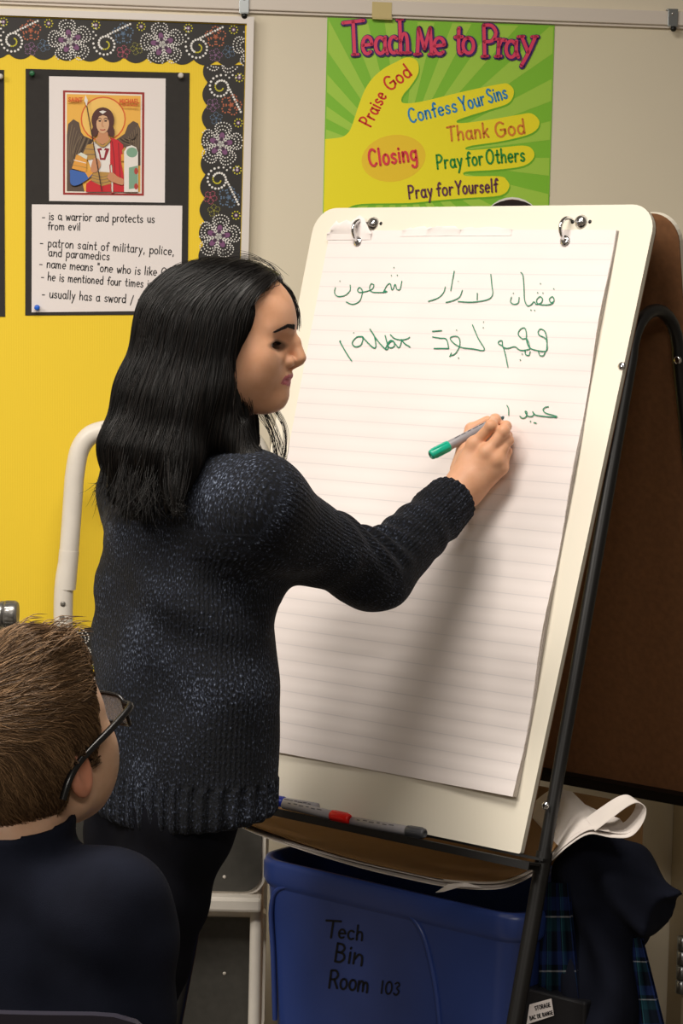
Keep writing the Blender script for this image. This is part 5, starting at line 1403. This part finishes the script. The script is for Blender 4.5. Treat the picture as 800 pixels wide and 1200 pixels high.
def hair_dir(p):
    q = Hl(p); s_ = np.sign(q[:, 1] + 1e-6); top = np.exp(-np.abs(q[:, 1]) / .035) * np.clip((q[:, 2] - .02) / .06, 0, 1)
    gl = np.stack([-.18 - .55 * np.clip((q[:, 2] - .03) / .05, 0, 1) + .25 * np.clip((-.12 - q[:, 2]) / .05, 0, 1) * (q[:, 0] > 0), s_ * 1.5 * top, -np.ones(len(q))], 1)
    return gl @ HM
for k in range(K_):
    g_, d_ = grad(f_hairmass, P_)
    t_ = hair_dir(P_) + wig * .35; t_ = t_ - g_ * np.sum(t_ * g_, 1)[:, None]; t_ /= np.linalg.norm(t_, axis=1)[:, None] + 1e-9
    P_ = P_ + t_ * step; d_ = f_hairmass(P_); P_ = P_ - g_ * (d_ - offs)[:, None] * .9; path_.append(P_.copy())
PATH = np.stack(path_, 1)
rad = np.full(PATH.shape[:2], .00042); rad[:, 0] = .0002; rad[:, -3:] *= np.array([.8, .5, .15])
vs_, qs_ = strands_geo(PATH, rad)
tone = np.concatenate([np.full(len(Vh), .15), np.repeat(rng.random(len(PATH)) ** 3, PATH.shape[1] * 3)])
# loose tips and flyaways
fly = []
def lock(pts, n_, sp, tip):
    for _ in range(n_):
        o0 = rng.normal(0, sp, 3); o1 = rng.normal(0, tip, 3); c_ = cat_rom([Hw(*q) for q in pts], 6); u = np.linspace(0, 1, len(c_))[:, None]
        c_ = c_ + o0 * (1 - u) + o1 * u * u; i_ = np.linspace(0, len(c_) - 1, K_ + 1); j_ = i_.astype(int).clip(0, len(c_) - 2); fr_ = (i_ - j_)[:, None]
        fly.append(c_[j_] * (1 - fr_) + c_[j_ + 1] * fr_)
lock([(.02, -.055, -.03), (.040, -.045, -.09), (.055, -.05, -.15), (.085, -.07, -.187), (.105, -.08, -.197)], 45, .006, .010)     # over the front shoulder
lock([(.02, -.02, -.05), (.055, .0, -.10), (.073, .01, -.14), (.082, .01, -.185)], 30, .007, .010)                               # hanging below the chin
lock([(.03, .03, -.06), (.075, .035, -.11), (.086, .03, -.15), (.080, .02, -.19)], 16, .003, .004)
lock([(-.04, -.12, -.14), (-.036, -.155, -.20), (-.034, -.165, -.228), (-.030, -.165, -.236)], 160, .010, .007)                  # tips on the back
lock([(-.10, -.09, -.14), (-.108, -.13, -.20), (-.112, -.14, -.245)], 200, .018, .018)
lock([(-.14, -.05, -.12), (-.150, -.085, -.19), (-.150, -.095, -.225)], 160, .014, .014)
lock([(-.07, -.10, -.14), (-.075, -.14, -.20), (-.078, -.155, -.235)], 160, .016, .016)
lock([(-.02, 0, .124), (.03, -.02, .126), (.07, -.03, .112), (.09, -.035, .09)], 10, .006, .010)                                # flyaways on top
lock([(.02, .05, .105), (.072, .052, .086), (.0945, .05, .055), (.099, .045, .02)], 30, .003, .003)                              # far side past the forehead
FLY = np.stack(fly); rad2 = np.full(FLY.shape[:2], .00036); rad2[:, -4:] *= np.array([.9, .7, .45, .15])
vf_, qf_ = strands_geo(FLY, rad2); tone = np.concatenate([tone, np.repeat(rng.random(len(FLY)) ** 3, FLY.shape[1] * 3)])
Va, Qa = weld([(Vh, Qh), (vs_, qs_), (vf_, qf_)])
np_mesh('hair', Va, Qa, mk_hair('black_hair', '#080707', '#1c1714', .42, .3), woman, {'tone': tone})
mk = marker(PT + PAX * .016, PE, '#19b394', 'green capped marker held in the writing hand of the woman', .29, True)

# ------------------------------------------------------------------ the boy, seen from behind
BS = 1.01
BO = at(31, 884, 2.40)
BF = nrm(P3(.53, .80, .42)); BM = lframe(BO, BF)
def Bw(x, y, z): return BO + BS * (x * BM[0] + y * BM[1] + z * BM[2])
def Bl(p): return (p - BO) @ BM.T / BS
TF = nrm(P3(.42, .90, 0)); TRV = P3(TF[1], -TF[0], 0)                     # torso facing, torso right
BSH = BO - UZ * .142 - TF * .040; BPE = P3(BSH[0] + TF[0] * .01, BSH[1] + TF[1] * .01, .55)
BSR, BSL = BSH + TRV * .135 - UZ * .01, BSH - TRV * .135 - UZ * .01
boy = empty('person', (BPE[0], BPE[1], 0), 'boy with short brown hair and black glasses, seen from behind in a dark jacket', 'person')
def f_bneck(p): return smin(rc(p, Bw(-.028, 0, -.045), BSH + UZ * .05, .052, .054), rc(p, BSR + UZ * 0, BSL, .05, .05), .06)
def f_bhead(p): return smin(f_head(Bl(p), True) * BS, f_bneck(p), .02)
v1, q1_ = surfnet(f_bhead, BO - P3(.18, .18, .26), BO + P3(.18, .18, .17), .0024)
BELR, BELL = BSR + TRV * .035 - UZ * .25 - TF * .02, BSL - TRV * .035 - UZ * .25 - TF * .02
BWR, BWL = BELR + TF * .20 - TRV * .06 - UZ * .03, BELL + TF * .20 + TRV * .06 - UZ * .03
BHR, BHL = BPE + TRV * .08 - UZ * .02, BPE - TRV * .08 - UZ * .02
BKR, BKL = BHR + TF * .36 + TRV * .02, BHL + TF * .36 - TRV * .02
BAR, BAL = BKR * P3(1, 1, 0) + UZ * .08 + TF * .02, BKL * P3(1, 1, 0) + UZ * .08 + TF * .02
def f_bbody(p):
    d = chain(p, [BSH - UZ * .05, BSH - UZ * .25, BPE], [.08, .085, .09], .05)
    for a_, b_, c_ in ((BSR, BELR, BWR), (BSL, BELL, BWL)): d = smin(d, chain(p, [a_, b_, c_], [.04, .032, .024], .02), .03)
    for a_, b_, c_ in ((BHR, BKR, BAR), (BHL, BKL, BAL)): d = smin(d, chain(p, [a_, b_, c_], [.065, .045, .032], .02), .04)
    return d
blo = np.minimum.reduce([BSR, BSL, BELR, BELL, BAR, BAL, BPE]) - .14; bhi = np.maximum.reduce([BSR, BSL, BELR, BELL, BWR, BWL, BKR, BKL, BAR, BAL]) + .16
v2, q2_ = surfnet(f_bbody, (blo[0], blo[1], .04), (bhi[0], bhi[1], BSH[2] + .02), .008)
def f_bhand(p, w_, s_):
    d = rc(p, w_ - TF * .02, w_ + TF * .055, .022, .028)
    for k in range(4):
        b_ = w_ + TF * .062 + UZ * (1.5 - k) * .016; L_ = (.052, .060, .057, .045)[k]
        d = smin(d, chain(p, [b_, b_ + TF * L_ * .6 - s_ * TRV * .006, b_ + TF * L_ - s_ * TRV * .022], [.0085, .0078, .0065], .003), .005)
    return smin(d, chain(p, [w_ + UZ * .016, w_ + TF * .035 + UZ * .036, w_ + TF * .065 + UZ * .042 - s_ * TRV * .01], [.012, .0095, .0075], .003), .008)
bits = [(v1, q1_), (v2, q2_)]
for w_, s_ in ((BWR, 1), (BWL, -1)): bits.append(surfnet(lambda p: f_bhand(p, w_, s_), w_ - P3(.16, .16, .08), w_ + P3(.16, .16, .08), .003))
vb_, qb_ = weld(bits); lb = Bl(vb_); lp = head_marks(lb) * .5 + ((np.abs(lb[:, 1]) > .073) & (np.abs(lb[:, 0] + .008) < .022) & (np.abs(lb[:, 2] + .006) < .036)) * .45; lp[len(v1):] = 0
np_mesh('body', vb_, qb_, mk_skin('fair_skin', '#c39a7c', '#d0a88c', '#c4593f'), boy, {'lip': lp, 'liner': lp * 0})
for sgn in (1, -1):
    e_c = P3(.0640, sgn * .0350, -.0038); mb = MB(); mb.ball(Bw(*e_c), P3(.0138, .0185, .0118) * BS, 16, 0, BM)
    mb.lathe(Bw(*(e_c + P3(.0128, 0, 0))), BM[0], [(0, .0054), (.0008, .0050), (.0013, .0025), (.0014, 0)], 16, 1); mb.build('eye', [m_eyew, m_iris], boy)
# short hair
def f_bhair(p):
    q = Bl(p); ay = np.abs(q[:, 1])
    d = ell(q, (-.010, 0, .027), (.1085, .0850, .0930))
    d = smin(d, ell(q, (.022, 0, .058), (.076, .066, .061)), .03)
    d = smin(d, chain(q, [(-.03, .0, .094), (.03, -.012, .104), (.070, -.025, .094)], [.022, .026, .016], .02), .03)
    low = np.interp(q[:, 0], [-.12, -.05, -.034, -.020, .004, .016, .030, .044, .060, .075, .10], [-.110, -.108, -.060, .018, .024, -.008, -.004, .030, .058, .072, .078])
    d = smax(d, low - q[:, 2] + .0035 * np.sin(q[:, 0] * 420 + q[:, 1] * 300), .010)
    return d * BS
Vq, Qq = surfnet(f_bhair, BO - P3(.18, .18, .16), BO + P3(.18, .18, .19), .003)
rng = np.random.default_rng(21); pk = Vq[rng.choice(len(Vq), 16000)]; K2 = 9
P_ = pk.copy(); path_ = [P_.copy()]; offs = rng.uniform(.0, .0040, len(P_)); wig = rng.normal(0, .22, (len(P_), 3))
for k in range(K2):
    q = Bl(P_); c_ = P3(-.065, .01, .085); r_ = q - c_; r_ /= np.linalg.norm(r_, axis=1)[:, None] + 1e-6
    r_ = r_ + np.stack([.5 * (q[:, 2] > .05), -.35 * (q[:, 2] > .06), -.75 * (q[:, 2] < .06)], 1) * 1.0
    t_ = r_ @ BM + wig; g_, d_ = grad(f_bhair, P_); t_ = t_ - g_ * np.sum(t_ * g_, 1)[:, None]; t_ /= np.linalg.norm(t_, axis=1)[:, None] + 1e-9
    P_ = P_ + t_ * .0048; d_ = f_bhair(P_); P_ = P_ - g_ * (d_ - offs * (k + 1) / K2)[:, None] * .9; path_.append(P_.copy())
PA = np.stack(path_, 1); rd = np.full(PA.shape[:2], .00036); rd[:, 0] = .0003; rd[:, -2:] *= np.array([.7, .2])
vs_, qs_ = strands_geo(PA, rd); tone = np.concatenate([np.full(len(Vq), .18), np.repeat(rng.random(len(PA)) ** 1.5, PA.shape[1] * 3)])
fl = []
for k in range(240):                                                     # the lifted tuft over the forehead
    a_ = P3(rng.uniform(.0, .055), rng.uniform(-.05, .03), .108 + rng.uniform(-.006, .006)); dd = P3(.030, -.014, .010) * rng.uniform(.6, 1.3)
    c_ = cat_rom([a_, a_ + dd * .4 + P3(0, 0, .007), a_ + dd * .8 + P3(0, 0, .006), a_ + dd * 1.15 - P3(0, .002, .004)], 4) + rng.normal(0, .002, 3); fl.append([Bw(*z) for z in c_])
FL = np.array(fl); rd2 = np.full(FL.shape[:2], .0005); rd2[:, -3:] *= np.array([.8, .5, .2]); vf_, qf_ = strands_geo(FL, rd2)
tone = np.concatenate([tone, np.repeat(rng.random(len(FL)), FL.shape[1] * 3)])
Va, Qa = weld([(Vq, Qq), (vs_, qs_), (vf_, qf_)]); np_mesh('hair', Va, Qa, mk_hair('brown_hair', '#423020', '#947453', .55, .25), boy, {'tone': tone})
# jacket
def f_bjacket(p):
    q = p - BSH; u = q @ TRV; v = q @ TF; z = q[:, 2]
    a_ = np.interp(z, [-.5, -.3, -.1, -.02, .05], [.150, .150, .160, .150, .085]); b_ = np.interp(z, [-.5, -.3, -.1, -.02, .05], [.125, .12, .115, .095, .07])
    d = (np.sqrt((u / a_) ** 2 + ((v - .01) / b_) ** 2) - 1) * np.minimum(a_, b_) * .9
    d = smax(d, z - .05, .03); d = smax(d, (BPE[2] - .04 - BSH[2]) - z, .02)
    for a1, b1, c1 in ((BSR, BELR, BWR), (BSL, BELL, BWL)): d = smin(d, smin(rc(p, a1, b1, .062, .052), rc(p, b1, c1 - TF * .02, .052, .038), .02), .03)
    d = smin(d, rc(p, BSR * .9 + BSH * .1, BSL * .9 + BSH * .1, .056, .056), .05)
    col = smax(np.abs(rc(p, BSH + UZ * .0 - TF * .004, BSH + UZ * .085 + TF * .006, .074, .068)) - .005, (z - .082 - .10 * v), .006)
    d = smin(d, col, .012)
    return d + .003 * np.sin(34 * u + 26 * z) * np.sin(18 * z + 2) + .0015 * np.sin(90 * z + 40 * u)
Vz, Qz = surfnet(f_bjacket, np.minimum.reduce([BSR, BSL, BELR, BELL, BWL]) - .12, np.maximum.reduce([BSR, BSL, BELR, BELL, BWR, BWL]) + P3(.12, .12, .16), .005)
np_mesh('jacket', Vz, Qz, m_navy, boy)
def f_bpants(p):
    d = None
    for a1, b1, c1 in ((BHR, BKR, BAR), (BHL, BKL, BAL)):
        e_ = chain(p, [a1, b1, c1], [.082, .064, .050], .03); d = e_ if d is None else smin(d, e_, .03)
    return smax(d, .05 - p[:, 2], .01)
v_, q_ = surfnet(f_bpants, np.minimum.reduce([BHL, BHR, BAL, BAR]) - P3(.12, .12, .06), np.maximum.reduce([BHR, BKR, BKL, BAR, BHL]) + .12, .008); np_mesh('trousers', v_, q_, m_navy, boy)
for a1 in (BAR, BAL):
    def f_s(p): return smax(smin(rc(p, a1 * P3(1, 1, 0) + UZ * .04 - TF * .04, a1 * P3(1, 1, 0) + UZ * .034 + TF * .11, .036, .034), ell(p, a1 * P3(1, 1, 0) + UZ * .06, (.042, .042, .045)), .03), .004 - p[:, 2], .006)
    v_, q_ = surfnet(f_s, a1 * P3(1, 1, 0) - P3(.2, .2, 0), a1 * P3(1, 1, 0) + P3(.2, .25, .12), .005); np_mesh('shoe', v_, q_, mat('black_leather', '#111010', rough=.4), boy)
# glasses
gl = empty('eyeglasses', Bw(.06, 0, 0), 'black framed glasses worn by the boy in front', 'glasses')
m_gf = mat('black_acetate', '#100f0f', rough=.25); m_lens = NT('clear_lens'); m_lens.set(Roughness=.03, Base_Color=(1, 1, 1, 1), Alpha=.16); m_lens = m_lens.m
GX = .1085
def rim(sgn, k=1.0): return [P3(GX - .010 * (abs(math.cos(t)) ** 2) * (1 if math.cos(t) > 0 else 0), sgn * (.036 + .027 * k * np.sign(math.cos(t)) * abs(math.cos(t)) ** .6), -.004 + .019 * k * np.sign(math.sin(t)) * abs(math.sin(t)) ** .6) for t in np.linspace(0, 2 * math.pi, 33)]
mb = MB()
for sgn in (1, -1): mb.tube([Bw(*q) for q in rim(sgn)], .0024, 8)
mb.tube([Bw(GX, -.010, .002), Bw(GX + .003, 0, .004), Bw(GX, .010, .002)], .0022, 8); mb.build('frame', m_gf, gl)
for sgn in (1, -1):
    mb = MB(); q = [Bw(*z) for z in rim(sgn, .96)][:-1]; mb.slab(q if sgn < 0 else q[::-1], BM[0] * .0014); mb.build('lens', m_lens, gl)
    mb = MB(); pth = cat_rom([Bw(GX - .008, sgn * .0640, .010), Bw(GX - .014, sgn * .0740, .011), Bw(.05, sgn * .0815, .012), Bw(-.005, sgn * .0860, .012), Bw(-.030, sgn * .0860, .004), Bw(-.048, sgn * .0850, -.012)], 6)
    mb.tube(pth, np.full(len(pth), .0042), 8); mb.build('temple', m_gf, gl)
# the chair he sits on
CF = nrm(P3(.06, 1, 0)); CRV = P3(CF[1], -CF[0], 0)
m_ch = mat('purple_plastic', '#1f1c2a', rough=.5); m_cl = mat('chair_steel', '#4d4a4c', rough=.35, metal=.7)
CC = P3(BPE[0], BPE[1], 0) + TRV * .025
chair = empty('school_chair', CC, 'dark purple plastic school chair the boy sits on', 'chair')
rows = []
zt2 = at(60, 1179, CC[1] - .19)[2] - .020
for i in range(12):
    s_ = i / 11; row = []
    hw = .205 * (1 - .14 * max(0, s_ - .6) / .4 - .05 * s_)
    for j in range(17):
        x = j / 16 * 2 - 1; z = .60 + (zt2 - .60) * s_ - (.030 * abs(x) ** 9 * s_)
        row.append(CC - CF * (.165 + .035 * s_ - .020 * x * x) + CRV * hw * x + UZ * z)
    rows.append(row)
G = np.array(rows); mb = MB(); mb.grid(G); mb.grid((G - CF * .012)[:, ::-1])
ring_i = list(range(0)) 
for e0, e1 in ((G[0], G[0] - CF * .012), (G[-1] - CF * .012, G[-1]), (G[:, -1], G[:, -1] - CF * .012), (G[:, 0] - CF * .012, G[:, 0])): mb.grid(np.array([e0, e1]).transpose(1, 0, 2))
mb.build('backrest', m_ch, chair)
rows = [[CC + CF * (-.17 + .38 * i / 11) + CRV * .20 * (j / 8 - 1) * (1 - .1 * (i / 11) ** 3) + UZ * (.455 - .012 * math.cos((j / 8 - 1) * 1.5) + (-.02 * max(0, i / 11 - .8) / .2)) for j in range(17)] for i in range(12)]
G = np.array(rows); mb = MB(); mb.grid(G[:, ::-1]); mb.grid(G - UZ * .012)
for e0, e1 in ((G[0], G[0] - UZ * .012), (G[-1] - UZ * .012, G[-1]), (G[:, -1], G[:, -1] - UZ * .012), (G[:, 0] - UZ * .012, G[:, 0])): mb.grid(np.array([e0, e1]).transpose(1, 0, 2))
mb.build('seat', m_ch, chair)
for sgn in (1, -1):
    mb = MB(); mb.tube([CC - CF * .215 + CRV * sgn * .17 + UZ * (zt2 - .10), CC - CF * .19 + CRV * sgn * .17 + UZ * .60, CC - CF * .16 + CRV * sgn * .175 + UZ * .43], .011, 10); mb.build('back_post', m_cl, chair)
    for f_, g_ in ((-.15, -.20), (.17, .21)):
        mb = MB(); mb.tube([CC + CF * f_ + CRV * sgn * .17 + UZ * .445, CC + CF * g_ + CRV * sgn * .195], .011, 10); mb.build('leg', m_cl, chair)
